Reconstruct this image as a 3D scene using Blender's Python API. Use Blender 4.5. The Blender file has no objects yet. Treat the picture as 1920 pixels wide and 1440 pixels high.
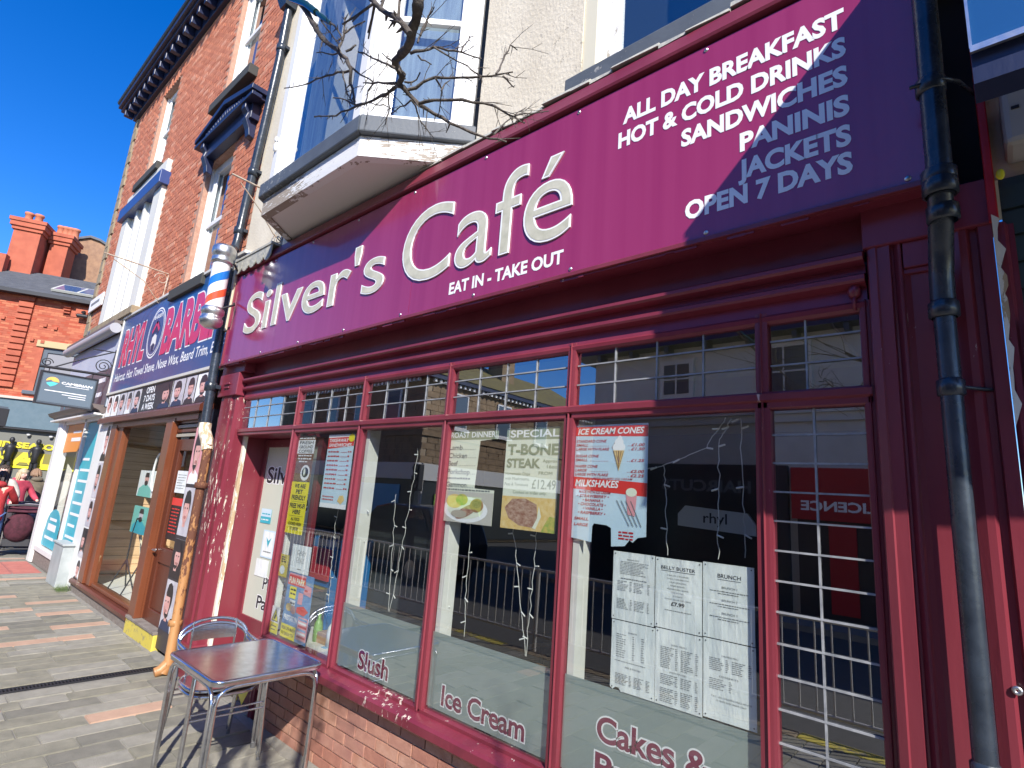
import bpy, bmesh, math, random
from mathutils import Vector, Matrix
random.seed(11)
R_ = math.radians
sc = bpy.context.scene
COL = sc.collection

# ---------------------------------------------------------------- camera
cam = bpy.data.cameras.new('camera')
camo = bpy.data.objects.new('camera', cam); COL.objects.link(camo)
cam.sensor_fit = 'HORIZONTAL'; cam.sensor_width = 36.0; cam.lens = 19.424
cam.clip_start = 0.05; cam.clip_end = 600
cR = Vector((0.74874672, 0.65869942, 0.0741177)); cU = Vector((0.08240692, -0.20344936, 0.97561133)); cF = Vector((-0.65771381, 0.72437796, 0.20661343))
M = Matrix((cR, cU, -cF)).transposed().to_4x4(); M.translation = Vector((0, -2.352, 1.86))
camo.matrix_world = M
sc.camera = camo
sc.render.resolution_x = 1024; sc.render.resolution_y = 768
# ---------------------------------------------------------------- light
SUND = Vector((1.55, -1.0, 1.33)).normalized()          # towards the sun
elev = math.asin(SUND.z); azim = math.atan2(SUND.x, SUND.y)
w = bpy.data.worlds.new('World'); sc.world = w; w.use_nodes = True
nt = w.node_tree; nt.nodes.clear()
sky = nt.nodes.new('ShaderNodeTexSky'); sky.sky_type = 'NISHITA'; sky.sun_disc = False
sky.sun_elevation = elev; sky.sun_rotation = azim; sky.air_density = 0.85; sky.dust_density = 0.15; sky.ozone_density = 2.6
hs = nt.nodes.new('ShaderNodeHueSaturation'); hs.inputs['Saturation'].default_value = 1.4; hs.inputs['Hue'].default_value = 0.515; hs.inputs['Value'].default_value = 1.0
bg = nt.nodes.new('ShaderNodeBackground'); bg.inputs['Strength'].default_value = 0.15
ow = nt.nodes.new('ShaderNodeOutputWorld')
nt.links.new(sky.outputs[0], hs.inputs['Color']); nt.links.new(hs.outputs[0], bg.inputs[0]); nt.links.new(bg.outputs[0], ow.inputs[0])
sun = bpy.data.lights.new('sun', 'SUN'); sun.energy = 4.4; sun.angle = R_(0.53); sun.color = (1.0, 0.95, 0.87)
suno = bpy.data.objects.new('sun', sun); COL.objects.link(suno)
suno.rotation_euler = (-SUND).to_track_quat('-Z', 'Y').to_euler(); suno.location = (20, -15, 20)
sc.view_settings.view_transform = 'Standard'; sc.view_settings.look = 'None'; sc.view_settings.exposure = 0.8; sc.view_settings.gamma = 1
sc.view_settings.use_curve_mapping = False
sc.cycles.max_bounces = 8; sc.cycles.transparent_max_bounces = 12; sc.cycles.glossy_bounces = 4; sc.cycles.transmission_bounces = 6; sc.cycles.diffuse_bounces = 3

# ---------------------------------------------------------------- materials
MATS = {}
def nmat(name):
    m = bpy.data.materials.new(name); m.use_nodes = True; n = m.node_tree; n.nodes.clear()
    out = n.nodes.new('ShaderNodeOutputMaterial'); b = n.nodes.new('ShaderNodeBsdfPrincipled'); n.links.new(b.outputs[0], out.inputs[0])
    MATS[name] = m
    return m, n, b, out
def pos(n, scale=(1, 1, 1)):
    g = n.nodes.new('ShaderNodeNewGeometry'); mp = n.nodes.new('ShaderNodeMapping'); mp.inputs['Scale'].default_value = scale
    n.links.new(g.outputs['Position'], mp.inputs[0]); return mp.outputs[0]
def noise(n, vec, scale, detail=4, rough=0.55):
    t = n.nodes.new('ShaderNodeTexNoise'); t.inputs['Scale'].default_value = scale; t.inputs['Detail'].default_value = detail; t.inputs['Roughness'].default_value = rough
    n.links.new(vec, t.inputs['Vector']); return t.outputs['Fac']
def ramp(n, fac, a, b, ca=(0, 0, 0, 1), cb=(1, 1, 1, 1)):
    r = n.nodes.new('ShaderNodeValToRGB'); r.color_ramp.elements[0].position = a; r.color_ramp.elements[1].position = b
    r.color_ramp.elements[0].color = ca; r.color_ramp.elements[1].color = cb; n.links.new(fac, r.inputs[0]); return r.outputs[0]
def mix(n, fac, a, b):
    m = n.nodes.new('ShaderNodeMix'); m.data_type = 'RGBA'
    if isinstance(fac, (int, float)): m.inputs[0].default_value = fac
    else: n.links.new(fac, m.inputs[0])
    for i, c in ((6, a), (7, b)):
        if isinstance(c, tuple): m.inputs[i].default_value = c if len(c) == 4 else c + (1,)
        else: n.links.new(c, m.inputs[i])
    return m.outputs[2]
def bump(n, b, h, strength, dist=0.01):
    k = n.nodes.new('ShaderNodeBump'); k.inputs['Strength'].default_value = strength; k.inputs['Distance'].default_value = dist
    n.links.new(h, k.inputs['Height']); n.links.new(k.outputs[0], b.inputs['Normal'])
def mat(name, c, c2=None, rough=0.6, metal=0, scale=6, bs=0.0, bscale=60, stretch=(1, 1, 1), spec=None, a=0.35, b_=0.65, emit=None, rvar=0, coat=0):
    m, n, b, o = nmat(name)
    b.inputs['Roughness'].default_value = rough; b.inputs['Metallic'].default_value = metal
    if spec is not None: b.inputs['Specular IOR Level'].default_value = spec
    if coat: b.inputs['Coat Weight'].default_value = coat; b.inputs['Coat Roughness'].default_value = 0.08
    v = pos(n, stretch)
    if c2: 
        f = ramp(n, noise(n, v, scale, 6, 0.6), a, b_)
        n.links.new(mix(n, f, c, c2), b.inputs['Base Color'])
    else: b.inputs['Base Color'].default_value = c + (1,)
    if rvar:
        f2 = noise(n, v, scale * 1.7, 5)
        mr = n.nodes.new('ShaderNodeMapRange'); mr.inputs['To Min'].default_value = max(0.02, rough - rvar); mr.inputs['To Max'].default_value = rough + rvar
        n.links.new(f2, mr.inputs[0]); n.links.new(mr.outputs[0], b.inputs['Roughness'])
    if bs: bump(n, b, noise(n, v, bscale, 4), bs)
    if emit: b.inputs['Emission Color'].default_value = c + (1,); b.inputs['Emission Strength'].default_value = emit
    return m
def paint(name, c, c2, under=(0.62, 0.55, 0.42), peel=0.62, pscale=5, stretch=(1, 1, 0.22), rough=0.35, bs=0.25, soft=0.015, coat=0.0, spec=0.5, dist=0.004):
    """weathered gloss paint: two tones, fine relief, flakes that show the undercoat"""
    m, n, b, o = nmat(name)
    v = pos(n, stretch); v1 = pos(n, (1, 1, 1))
    tone = mix(n, ramp(n, noise(n, v, 3, 6), 0.3, 0.7), c, c2)
    big = noise(n, v1, 0.9, 2)
    fine = noise(n, v, pscale * 4, 8, 0.7)
    mm = n.nodes.new('ShaderNodeMath'); mm.operation = 'MULTIPLY_ADD'; n.links.new(big, mm.inputs[0]); mm.inputs[1].default_value = 0.55
    n.links.new(fine, mm.inputs[2])
    fl = ramp(n, mm.outputs[0], peel + 0.275, peel + 0.275 + soft)
    n.links.new(mix(n, fl, tone, under), b.inputs['Base Color'])
    rr = n.nodes.new('ShaderNodeMapRange'); rr.inputs['To Min'].default_value = rough; rr.inputs['To Max'].default_value = 0.85
    n.links.new(fl, rr.inputs[0]); n.links.new(rr.outputs[0], b.inputs['Roughness'])
    b.inputs['Specular IOR Level'].default_value = spec
    if coat: b.inputs['Coat Weight'].default_value = coat; b.inputs['Coat Roughness'].default_value = 0.06
    h = n.nodes.new('ShaderNodeMath'); h.operation = 'MULTIPLY_ADD'; n.links.new(fl, h.inputs[0]); h.inputs[1].default_value = -1.0
    n.links.new(noise(n, v, 40, 3), h.inputs[2])
    bump(n, b, h.outputs[0], bs, dist)
    return m
MAR = paint('maroon_paint', (0.160, 0.022, 0.034), (0.215, 0.038, 0.052), under=(0.50, 0.36, 0.32), peel=0.71, pscale=9, rough=0.3)
MARP = paint('peeling_maroon_paint', (0.155, 0.018, 0.032), (0.215, 0.034, 0.052), under=(0.66, 0.56, 0.46), peel=0.68, pscale=7, bs=0.6)
MARD = paint('maroon_frieze_paint', (0.17, 0.020, 0.038), (0.22, 0.034, 0.056), under=(0.55, 0.42, 0.38), peel=0.76, pscale=8)
SIGNM = paint('magenta_sign_panel', (0.275, 0.020, 0.085), (0.315, 0.032, 0.105), under=(0.50, 0.15, 0.26), peel=0.765, pscale=4, stretch=(4, 1, 0.10), rough=0.24, bs=0.04, spec=0.6, coat=0.5)
CREAM = paint('cream_render', (0.62, 0.55, 0.43), (0.72, 0.65, 0.52), under=(0.50, 0.46, 0.38), peel=0.64, pscale=2.2, stretch=(1, 1, 0.8), rough=0.9, bs=0.8, soft=0.12, spec=0.2, dist=0.007)
WHITE = paint('white_gloss_paint', (0.74, 0.73, 0.70), (0.80, 0.79, 0.77), under=(0.42, 0.38, 0.32), peel=0.72, pscale=5, stretch=(1, 1, 0.5), rough=0.4, bs=0.12)
WHITEF = paint('flaking_white_board', (0.72, 0.71, 0.69), (0.80, 0.79, 0.77), under=(0.33, 0.28, 0.23), peel=0.52, pscale=7, stretch=(0.35, 0.35, 2.2), rough=0.5, bs=0.5)
WHITEJ = mat('white_reveal_paint', (0.78, 0.78, 0.75), (0.7, 0.7, 0.66), rough=0.5, scale=9)
SLATEY = paint('dark_grey_sill_paint', (0.075, 0.085, 0.10), (0.11, 0.125, 0.14), under=(0.3, 0.3, 0.3), peel=0.66, pscale=5, stretch=(1, 1, 1), rough=0.55, bs=0.4)
NAVY = paint('navy_paint', (0.012, 0.018, 0.055), (0.018, 0.026, 0.07), under=(0.1, 0.1, 0.1), peel=0.8, rough=0.4)
PIPE = mat('black_drainpipe_paint', (0.018, 0.024, 0.034), (0.035, 0.045, 0.06), rough=0.28, scale=9, bs=0.15, bscale=30, rvar=0.12, spec=0.6)
RUST = paint('rusty_orange_pipe', (0.33, 0.13, 0.04), (0.47, 0.25, 0.10), under=(0.12, 0.045, 0.025), peel=0.525, pscale=7, stretch=(1, 1, 0.4), rough=0.45, bs=0.4, soft=0.06)
STONEF = paint('peeling_cream_strip', (0.68, 0.63, 0.5), (0.74, 0.7, 0.6), under=(0.45, 0.33, 0.2), peel=0.56, pscale=7, rough=0.7, bs=0.5)
BRICKS = [mat('riser_brick_%s' % k, c, c2, rough=0.8, scale=14, bs=0.5, bscale=90) for k, c, c2 in (('a', (0.42, 0.19, 0.13), (0.33, 0.14, 0.10)), ('b', (0.47, 0.24, 0.17), (0.38, 0.18, 0.13)), ('c', (0.37, 0.17, 0.13), (0.43, 0.22, 0.16)), ('d', (0.50, 0.28, 0.20), (0.42, 0.20, 0.13)))]
HB = [mat('house_brick_%s' % k, c, c2, rough=0.85, scale=10, bs=0.4, bscale=70) for k, c, c2 in (('a', (0.50, 0.165, 0.085), (0.40, 0.125, 0.065)), ('b', (0.56, 0.21, 0.115), (0.47, 0.16, 0.085)), ('c', (0.43, 0.14, 0.075), (0.52, 0.19, 0.10)), ('d', (0.62, 0.30, 0.19), (0.52, 0.21, 0.12)))]
MORT = mat('pale_mortar', (0.50, 0.40, 0.31), (0.42, 0.33, 0.26), rough=0.95, scale=20, bs=0.4)
MORTR = mat('red_mortar', (0.38, 0.20, 0.14), (0.46, 0.28, 0.20), rough=0.95, scale=20, bs=0.4)
SAND = mat('sandstone', (0.34, 0.27, 0.17), (0.23, 0.18, 0.12), rough=0.9, scale=5, bs=0.5, bscale=40)
TEXW = mat('white_vinyl', (0.86, 0.86, 0.86), rough=0.4)
TEXC = mat('cream_letter_face', (0.46, 0.45, 0.34), (0.60, 0.58, 0.46), rough=0.45, scale=12)
TEXM = mat('maroon_vinyl', (0.20, 0.008, 0.05), rough=0.4)
TEXK = mat('black_print', (0.03, 0.03, 0.035), rough=0.6)
GREYP = mat('grey_print', (0.20, 0.21, 0.21), rough=0.6)
REDP = mat('red_print', (0.72, 0.05, 0.04), rough=0.4)
REDT = mat('dark_red_print', (0.50, 0.03, 0.04), rough=0.4)
PAPER = mat('white_paper', (0.80, 0.82, 0.80), (0.70, 0.74, 0.73), rough=0.7, scale=5, stretch=(1.6, 1, 0.5), bs=1.0, bscale=9, a=0.4, b_=0.62)
PBLUE = mat('pale_blue_print', (0.52, 0.68, 0.78), (0.60, 0.74, 0.82), rough=0.4, scale=4)
PCREAM = mat('cream_print', (0.78, 0.80, 0.66), rough=0.4)
PGREEN = mat('sage_print', (0.28, 0.32, 0.20), (0.33, 0.37, 0.25), rough=0.4, scale=10)
PYEL = mat('yellow_print', (0.85, 0.74, 0.03), rough=0.4)
PBRN = mat('coffee_print', (0.12, 0.05, 0.03), (0.35, 0.2, 0.12), rough=0.4, scale=60)
PORG = mat('orange_print', (0.80, 0.28, 0.04), rough=0.4)
PTEAL = mat('teal_print', (0.03, 0.38, 0.48), (0.04, 0.45, 0.55), rough=0.35, scale=3)
PTEAL2 = mat('mint_print', (0.20, 0.58, 0.50), rough=0.35)
PMID = mat('mid_blue_print', (0.10, 0.25, 0.52), (0.2, 0.38, 0.6), rough=0.4, scale=25)
PPINK = mat('pink_print', (0.75, 0.35, 0.38), rough=0.4)
STEAK = mat('steak_print', (0.30, 0.12, 0.07), (0.55, 0.38, 0.28), rough=0.5, scale=28, stretch=(1, 1, 2))
SALAD = mat('salad_print', (0.30, 0.42, 0.08), (0.65, 0.5, 0.12), rough=0.5, scale=40)
CHIP = mat('golden_print', (0.72, 0.48, 0.14), (0.8, 0.62, 0.3), rough=0.5, scale=30)
SKINP = mat('printed_skin', (0.62, 0.30, 0.26), (0.75, 0.45, 0.40), rough=0.4, scale=14)
HAIRP = mat('printed_hair', (0.025, 0.018, 0.02), rough=0.4)
GREYB = mat('printed_grey_backdrop', (0.45, 0.42, 0.47), (0.65, 0.63, 0.66), rough=0.4, scale=4)
BLUEP = mat('barber_sign_blue', (0.008, 0.065, 0.20), (0.014, 0.08, 0.24), rough=0.3, scale=1.4, rvar=0.08, spec=0.6)
PINKR = mat('barber_lettering_red', (0.62, 0.025, 0.10), (0.55, 0.03, 0.12), rough=0.35, scale=5)
BROWN = paint('brown_door_paint', (0.085, 0.022, 0.012), (0.12, 0.035, 0.02), under=(0.45, 0.36, 0.25), peel=0.68, pscale=6, rough=0.3, bs=0.15)
BROWNW = paint('varnished_wood', (0.15, 0.042, 0.018), (0.20, 0.065, 0.03), under=(0.35, 0.22, 0.12), peel=0.72, pscale=5, rough=0.28, bs=0.15)
YELP = paint('chipped_yellow_paint', (0.62, 0.50, 0.07), (0.55, 0.45, 0.10), under=(0.25, 0.22, 0.16), peel=0.56, pscale=4, stretch=(1, 1, 1), rough=0.7, bs=0.5, soft=0.06)
CONC = mat('grey_concrete', (0.20, 0.19, 0.165), (0.27, 0.25, 0.21), rough=0.9, scale=8, bs=0.6, bscale=50)
PLINTH = mat('dirty_plinth', (0.17, 0.14, 0.12), (0.25, 0.22, 0.19), rough=0.9, scale=10, bs=0.5, bscale=50, stretch=(1, 1, 3))
LEAD = mat('grey_lead_flashing', (0.32, 0.32, 0.29), (0.48, 0.46, 0.38), rough=0.7, scale=12, bs=0.8, bscale=30)
CAME = mat('lead_came', (0.19, 0.20, 0.215), (0.32, 0.33, 0.34), rough=0.5, scale=20)
STEEL = mat('brushed_steel', (0.72, 0.72, 0.72), (0.6, 0.6, 0.6), rough=0.38, metal=1, scale=30, rvar=0.1)
ALU = mat('polished_aluminium', (0.72, 0.72, 0.73), (0.6, 0.6, 0.62), rough=0.2, metal=1, scale=30, rvar=0.08)
TTOP = mat('mirror_steel_tabletop', (0.78, 0.78, 0.77), (0.62, 0.62, 0.61), rough=0.22, metal=1, scale=16, rvar=0.09)
IRON = mat('black_wrought_iron', (0.02, 0.02, 0.024), rough=0.5)
IRONC = mat('cream_wrought_iron', (0.50, 0.46, 0.38), (0.35, 0.2, 0.12), rough=0.6, scale=12)
BARK = mat('grey_bark', (0.06, 0.05, 0.042), (0.12, 0.10, 0.085), rough=0.85, scale=30, bs=0.9, bscale=70)
SLATE = mat('slate_roof', (0.055, 0.06, 0.075), (0.10, 0.105, 0.12), rough=0.6, scale=4, bs=0.3, bscale=20, stretch=(1, 1, 4))
REDB = mat('bright_red_brick', (0.45, 0.12, 0.065), (0.36, 0.09, 0.05), rough=0.85, scale=3, bs=0.2)
DGREY = mat('dark_grey_panel', (0.075, 0.095, 0.12), (0.09, 0.11, 0.135), rough=0.4, scale=2)
LGREY = mat('pale_grey_panel', (0.42, 0.46, 0.55), (0.48, 0.52, 0.60), rough=0.5, scale=2)
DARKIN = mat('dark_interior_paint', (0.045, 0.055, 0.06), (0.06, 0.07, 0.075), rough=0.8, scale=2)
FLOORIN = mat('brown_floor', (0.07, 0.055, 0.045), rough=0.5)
CEILIN = mat('cream_ceiling', (0.5, 0.5, 0.34), rough=0.8)
WOODT = mat('pine_table', (0.42, 0.24, 0.10), (0.33, 0.18, 0.07), rough=0.4, scale=6, stretch=(1, 8, 1))
GRASS = mat('green_weed', (0.12, 0.24, 0.04), (0.22, 0.33, 0.07), rough=0.7, scale=30)
ASPH = mat('asphalt', (0.075, 0.072, 0.066), (0.10, 0.096, 0.088), rough=0.9, scale=12, bs=0.5, bscale=120)
TACT = mat('red_tactile_paving', (0.42, 0.16, 0.13), (0.36, 0.13, 0.11), rough=0.85, scale=6, bs=0.3)
PAVE = [mat('paver_%s' % k, c, c2, rough=0.9, scale=7, bs=0.55, bscale=110, a=0.3, b_=0.7) for k, c, c2 in (('olive_grey', (0.28, 0.262, 0.20), (0.185, 0.175, 0.135)), ('mid_grey', (0.33, 0.31, 0.255), (0.23, 0.218, 0.18)), ('dark_grey', (0.225, 0.212, 0.172), (0.155, 0.148, 0.12)), ('tan', (0.52, 0.34, 0.24), (0.42, 0.27, 0.19)))]
CURT = mat('net_curtain', (0.55, 0.57, 0.58), (0.35, 0.36, 0.38), rough=0.9, scale=5, stretch=(6, 6, 0.3))
STONEB = mat('brown_stone', (0.30, 0.21, 0.125), (0.20, 0.14, 0.085), rough=0.9, scale=2.2, bs=0.4, bscale=14)
STONEL = mat('stone_joint', (0.36, 0.28, 0.19), rough=0.9)
MOSS = mat('mossy_tile_roof', (0.20, 0.17, 0.055), (0.13, 0.105, 0.05), rough=0.9, scale=3, bs=0.6, bscale=12)
RENDB = mat('grey_beige_render', (0.66, 0.62, 0.56), (0.58, 0.54, 0.48), rough=0.9, scale=2)
PLAST = {}
def plain(name, c, rough=0.5, metal=0):
    if name not in PLAST: PLAST[name] = mat(name, c, rough=rough, metal=metal)
    return PLAST[name]

def glass(name, tint, ior, power=3.0, rough=0.0, wob=0.0):
    m = bpy.data.materials.new(name); m.use_nodes = True; n = m.node_tree; n.nodes.clear()
    out = n.nodes.new('ShaderNodeOutputMaterial'); t = n.nodes.new('ShaderNodeBsdfTransparent'); t.inputs[0].default_value = tint + (1,)
    g = n.nodes.new('ShaderNodeBsdfGlossy'); g.inputs['Roughness'].default_value = rough; g.inputs[0].default_value = (0.95, 0.97, 1, 1)
    lw = n.nodes.new('ShaderNodeLayerWeight'); lw.inputs['Blend'].default_value = 0.5
    pw = n.nodes.new('ShaderNodeMath'); pw.operation = 'POWER'; n.links.new(lw.outputs['Facing'], pw.inputs[0]); pw.inputs[1].default_value = power
    f0 = ((ior - 1) / (ior + 1)) ** 2
    ma = n.nodes.new('ShaderNodeMath'); ma.operation = 'MULTIPLY_ADD'; n.links.new(pw.outputs[0], ma.inputs[0]); ma.inputs[1].default_value = 1 - f0; ma.inputs[2].default_value = f0
    gb = n.nodes.new('ShaderNodeNewGeometry'); iv = n.nodes.new('ShaderNodeMath'); iv.operation = 'SUBTRACT'; iv.inputs[0].default_value = 1.0; n.links.new(gb.outputs['Backfacing'], iv.inputs[1])
    f = n.nodes.new('ShaderNodeMath'); f.operation = 'MULTIPLY'; n.links.new(ma.outputs[0], f.inputs[0]); n.links.new(iv.outputs[0], f.inputs[1])
    mx = n.nodes.new('ShaderNodeMixShader'); n.links.new(f.outputs[0], mx.inputs[0]); n.links.new(t.outputs[0], mx.inputs[1]); n.links.new(g.outputs[0], mx.inputs[2]); n.links.new(mx.outputs[0], out.inputs[0])
    if wob:
        k = n.nodes.new('ShaderNodeBump'); k.inputs['Strength'].default_value = wob; k.inputs['Distance'].default_value = 0.02
        n.links.new(noise(n, pos(n), 1.3, 1), k.inputs['Height']); n.links.new(k.outputs[0], g.inputs['Normal']); 
    return m
GLASS = glass('shop_window_glass', (0.94, 0.96, 0.95), 2.45, wob=0.01)
GLASST = glass('top_light_glass', (0.75, 0.78, 0.78), 3.6, wob=0.012)
GLASSB = glass('barber_window_glass', (0.95, 0.96, 0.95), 1.45, power=9, wob=0.01)
GLASSU = glass('sash_window_glass', (0.8, 0.85, 0.87), 2.6, wob=0.06)
m, n, b, o = nmat('frosted_window_film')
b.inputs['Base Color'].default_value = (0.34, 0.40, 0.38, 1); b.inputs['Roughness'].default_value = 0.45; b.inputs['Transmission Weight'].default_value = 0.25; b.inputs['IOR'].default_value = 1.3
FILM = m
DFILM = mat('cream_door_film', (0.52, 0.55, 0.46), (0.58, 0.6, 0.5), rough=0.35, scale=1.2)
m, n, b, o = nmat('mirrored_sign_acrylic')
b.inputs['Base Color'].default_value = (0.02, 0.06, 0.12, 1); b.inputs['Roughness'].default_value = 0.06; b.inputs['Specular IOR Level'].default_value = 1.0; b.inputs['IOR'].default_value = 2.2
ACRY = m

# ---------------------------------------------------------------- mesh helpers
ORG = {}
class MB:
    def __init__(s): s.v = []; s.f = []; s.m = []; s.sm = []
    def add(s, vs, fs, mi=0, smooth=False):
        k = len(s.v); s.v += [tuple(v) for v in vs]; s.f += [tuple(i + k for i in f) for f in fs]; s.m += [mi] * len(fs); s.sm += [smooth] * len(fs); return s
    def box(s, x0, x1, y0, y1, z0, z1, mi=0):
        if x0 > x1: x0, x1 = x1, x0
        if y0 > y1: y0, y1 = y1, y0
        if z0 > z1: z0, z1 = z1, z0
        return s.add([(x0, y0, z0), (x1, y0, z0), (x1, y1, z0), (x0, y1, z0), (x0, y0, z1), (x1, y0, z1), (x1, y1, z1), (x0, y1, z1)],
                     [(3, 2, 1, 0), (4, 5, 6, 7), (0, 1, 5, 4), (1, 2, 6, 5), (2, 3, 7, 6), (3, 0, 4, 7)], mi)
    def hexa(s, p, mi=0):
        return s.add(p, [(3, 2, 1, 0), (4, 5, 6, 7), (0, 1, 5, 4), (1, 2, 6, 5), (2, 3, 7, 6), (3, 0, 4, 7)], mi)
    def prism(s, poly, a0, a1, axis='x', mi=0):
        """poly in the other two axes; extruded from a0 to a1"""
        n_ = len(poly)
        def P(a, q):
            if axis == 'x': return (a, q[0], q[1])
            if axis == 'y': return (q[0], a, q[1])
            return (q[0], q[1], a)
        vs = [P(a0, q) for q in poly] + [P(a1, q) for q in poly]
        fs = [tuple(range(n_))[::-1], tuple(range(n_, 2 * n_))] + [(i, (i + 1) % n_, n_ + (i + 1) % n_, n_ + i) for i in range(n_)]
        return s.add(vs, fs, mi)
    def tube(s, pts, r, n_=8, mi=0, caps=True):
        pts = [Vector(p) for p in pts]; L = len(pts)
        rs = r if isinstance(r, (list, tuple)) else [r] * L
        vs = []; prev = None
        for i, p in enumerate(pts):
            t = (pts[min(i + 1, L - 1)] - pts[max(i - 1, 0)]).normalized()
            if prev is None:
                u = t.orthogonal().normalized()
            else:
                u = (prev - t * prev.dot(t)).normalized() if (prev - t * prev.dot(t)).length > 1e-6 else t.orthogonal().normalized()
            prev = u; w_ = t.cross(u)
            for k in range(n_):
                a = 2 * math.pi * k / n_; vs.append(p + (u * math.cos(a) + w_ * math.sin(a)) * rs[i])
        fs = [(i * n_ + k, i * n_ + (k + 1) % n_, (i + 1) * n_ + (k + 1) % n_, (i + 1) * n_ + k) for i in range(L - 1) for k in range(n_)]
        s.add(vs, fs, mi, True)
        if caps:
            s.add([vs[k] for k in range(n_)], [tuple(range(n_))[::-1]], mi); s.add([vs[(L - 1) * n_ + k] for k in range(n_)], [tuple(range(n_))], mi)
        return s
    def lathe(s, c, prof, n_=24, mi=0):
        vs = [(c[0] + r * math.cos(2 * math.pi * k / n_), c[1] + r * math.sin(2 * math.pi * k / n_), c[2] + z) for r, z in prof for k in range(n_)]
        fs = [(i * n_ + k, i * n_ + (k + 1) % n_, (i + 1) * n_ + (k + 1) % n_, (i + 1) * n_ + k) for i in range(len(prof) - 1) for k in range(n_)]
        return s.add(vs, fs, mi, True)
    def ell(s, c, r, mi=0, nu=16, nv=10):
        vs = []; 
        for i in range(nv + 1):
            ph = math.pi * i / nv
            for k in range(nu):
                a = 2 * math.pi * k / nu; vs.append((c[0] + r[0] * math.sin(ph) * math.cos(a), c[1] + r[1] * math.sin(ph) * math.sin(a), c[2] - r[2] * math.cos(ph)))
        fs = [(i * nu + k, i * nu + (k + 1) % nu, (i + 1) * nu + (k + 1) % nu, (i + 1) * nu + k) for i in range(nv) for k in range(nu)]
        return s.add(vs, fs, mi, True)
    def mesh(s, name, mats, origin=Vector((0, 0, 0))):
        me = bpy.data.meshes.new(name); me.from_pydata([(v[0] - origin[0], v[1] - origin[1], v[2] - origin[2]) for v in s.v], [], s.f)
        for m_ in (mats if isinstance(mats, (list, tuple)) else [mats]): me.materials.append(m_)
        me.polygons.foreach_set('material_index', s.m); me.polygons.foreach_set('use_smooth', s.sm); me.update()
        return me
def thing(name, label, cat, loc=(0, 0, 0), group=None, kind=None):
    o = bpy.data.objects.new(name, None); COL.objects.link(o); o.location = loc; o.empty_display_size = 0.1
    ORG[o.name] = Vector(loc); tag(o, label, cat, group, kind); return o
def tag(o, label=None, cat=None, group=None, kind=None):
    if label: o['label'] = label
    if cat: o['category'] = cat
    if group: o['group'] = group
    if kind: o['kind'] = kind
    return o
def obj(name, mb, mats, parent=None, bevel=0, label=None, kind=None):
    org = ORG[parent.name] if parent else Vector((0, 0, 0))
    me = mb.mesh(name, mats, org); o = bpy.data.objects.new(name, me); COL.objects.link(o)
    if parent: o.parent = parent
    ORG[o.name] = org
    if bevel:
        bv = o.modifiers.new('bevel', 'BEVEL'); bv.width = bevel; bv.segments = 2; bv.limit_method = 'ANGLE'; bv.angle_limit = R_(40)
    if label: o['label'] = label
    if kind: o['kind'] = kind
    return o
def piece(name, me, parent, loc):
    o = bpy.data.objects.new(name, me); COL.objects.link(o); o.parent = parent; o.location = Vector(loc) - ORG[parent.name]; return o
def box(name, d, mats, parent=None, bevel=0, **k): return obj(name, MB().box(*d), mats, parent, bevel, **k)
def dup(root, loc, rotz=None, label=None):
    def cp(o, par):
        c = o.copy(); COL.objects.link(c)
        if par is not None: c.parent = par
        for ch in list(o.children): cp(ch, c)
        return c
    r = cp(root, None); r.location = loc
    if rotz is not None: r.rotation_euler = (0, 0, rotz)
    if label: r['label'] = label
    return r

# text as geometry: glyph outlines taken from the built-in font, in a local (u right, v up) frame
_tc = {}
def glyphs(s, offset=0.0, shear=0.0, space=1.0):
    key = (s, round(offset, 4), shear, space)
    if key in _tc: return _tc[key]
    cu = bpy.data.curves.new('t', 'FONT'); cu.body = s; cu.size = 1; cu.offset = offset; cu.shear = shear; cu.space_character = space; cu.resolution_u = 3 if len(s) > 8 else 7
    o = bpy.data.objects.new('t', cu); COL.objects.link(o); dg = bpy.context.evaluated_depsgraph_get()
    me = bpy.data.meshes.new_from_object(o.evaluated_get(dg)); vs = [(v.co.x, v.co.y) for v in me.vertices]; fs = [tuple(p.vertices) for p in me.polygons]
    bpy.data.meshes.remove(me); bpy.data.objects.remove(o); bpy.data.curves.remove(cu)
    _tc[key] = (vs, fs); return _tc[key]
CAP = 0.7
def measure_cap():
    global CAP
    vs, _ = glyphs('H'); CAP = max(v[1] for v in vs)
measure_cap()
def text(mb, s, x0, x1, z, cap, y, mi=0, bold=0.0, shear=0.0, face=-1, depth=0.0, out=0.0, align='l', frame=None, slope=0.0, space=1.0):
    """lay text on the vertical plane at y (facing -y): from x0 to x1 (x1 None: natural width), baseline z, capital height cap"""
    vs0, fs0 = glyphs(s, 0.0, shear, space)
    vs, fs = glyphs(s, bold + out, shear, space)
    if not fs: return
    a = min(v[0] for v in vs0); b = max(v[0] for v in vs0); ky = cap / CAP
    kx = (x1 - x0) / (b - a) if x1 is not None else ky
    if align == 'c' and x1 is None: x0 = x0 - (b - a) * kx / 2
    if align == 'r' and x1 is None: x0 = x0 - (b - a) * kx
    def T(u, v, dy=0.0):
        X = x0 + (u - a) * kx; Z = z + v * ky + slope * (u - a) * kx
        if frame: return frame(X, Z, y + dy)
        return (X, y + dy, Z)
    mb.add([T(u, v) for u, v in vs], fs, mi)
    if depth:
        from collections import Counter
        ec = Counter()
        for f in fs:
            for i in range(len(f)): ec[frozenset((f[i], f[(i + 1) % len(f)]))] += 1
        L = len(vs); vv = [T(u, v) for u, v in vs] + [T(u, v, depth) for u, v in vs]; ff = []
        for e, c in ec.items():
            if c == 1: i, j = tuple(e); ff.append((i, j, j + L, i + L))
        mb.add(vv, ff, mi)

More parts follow.
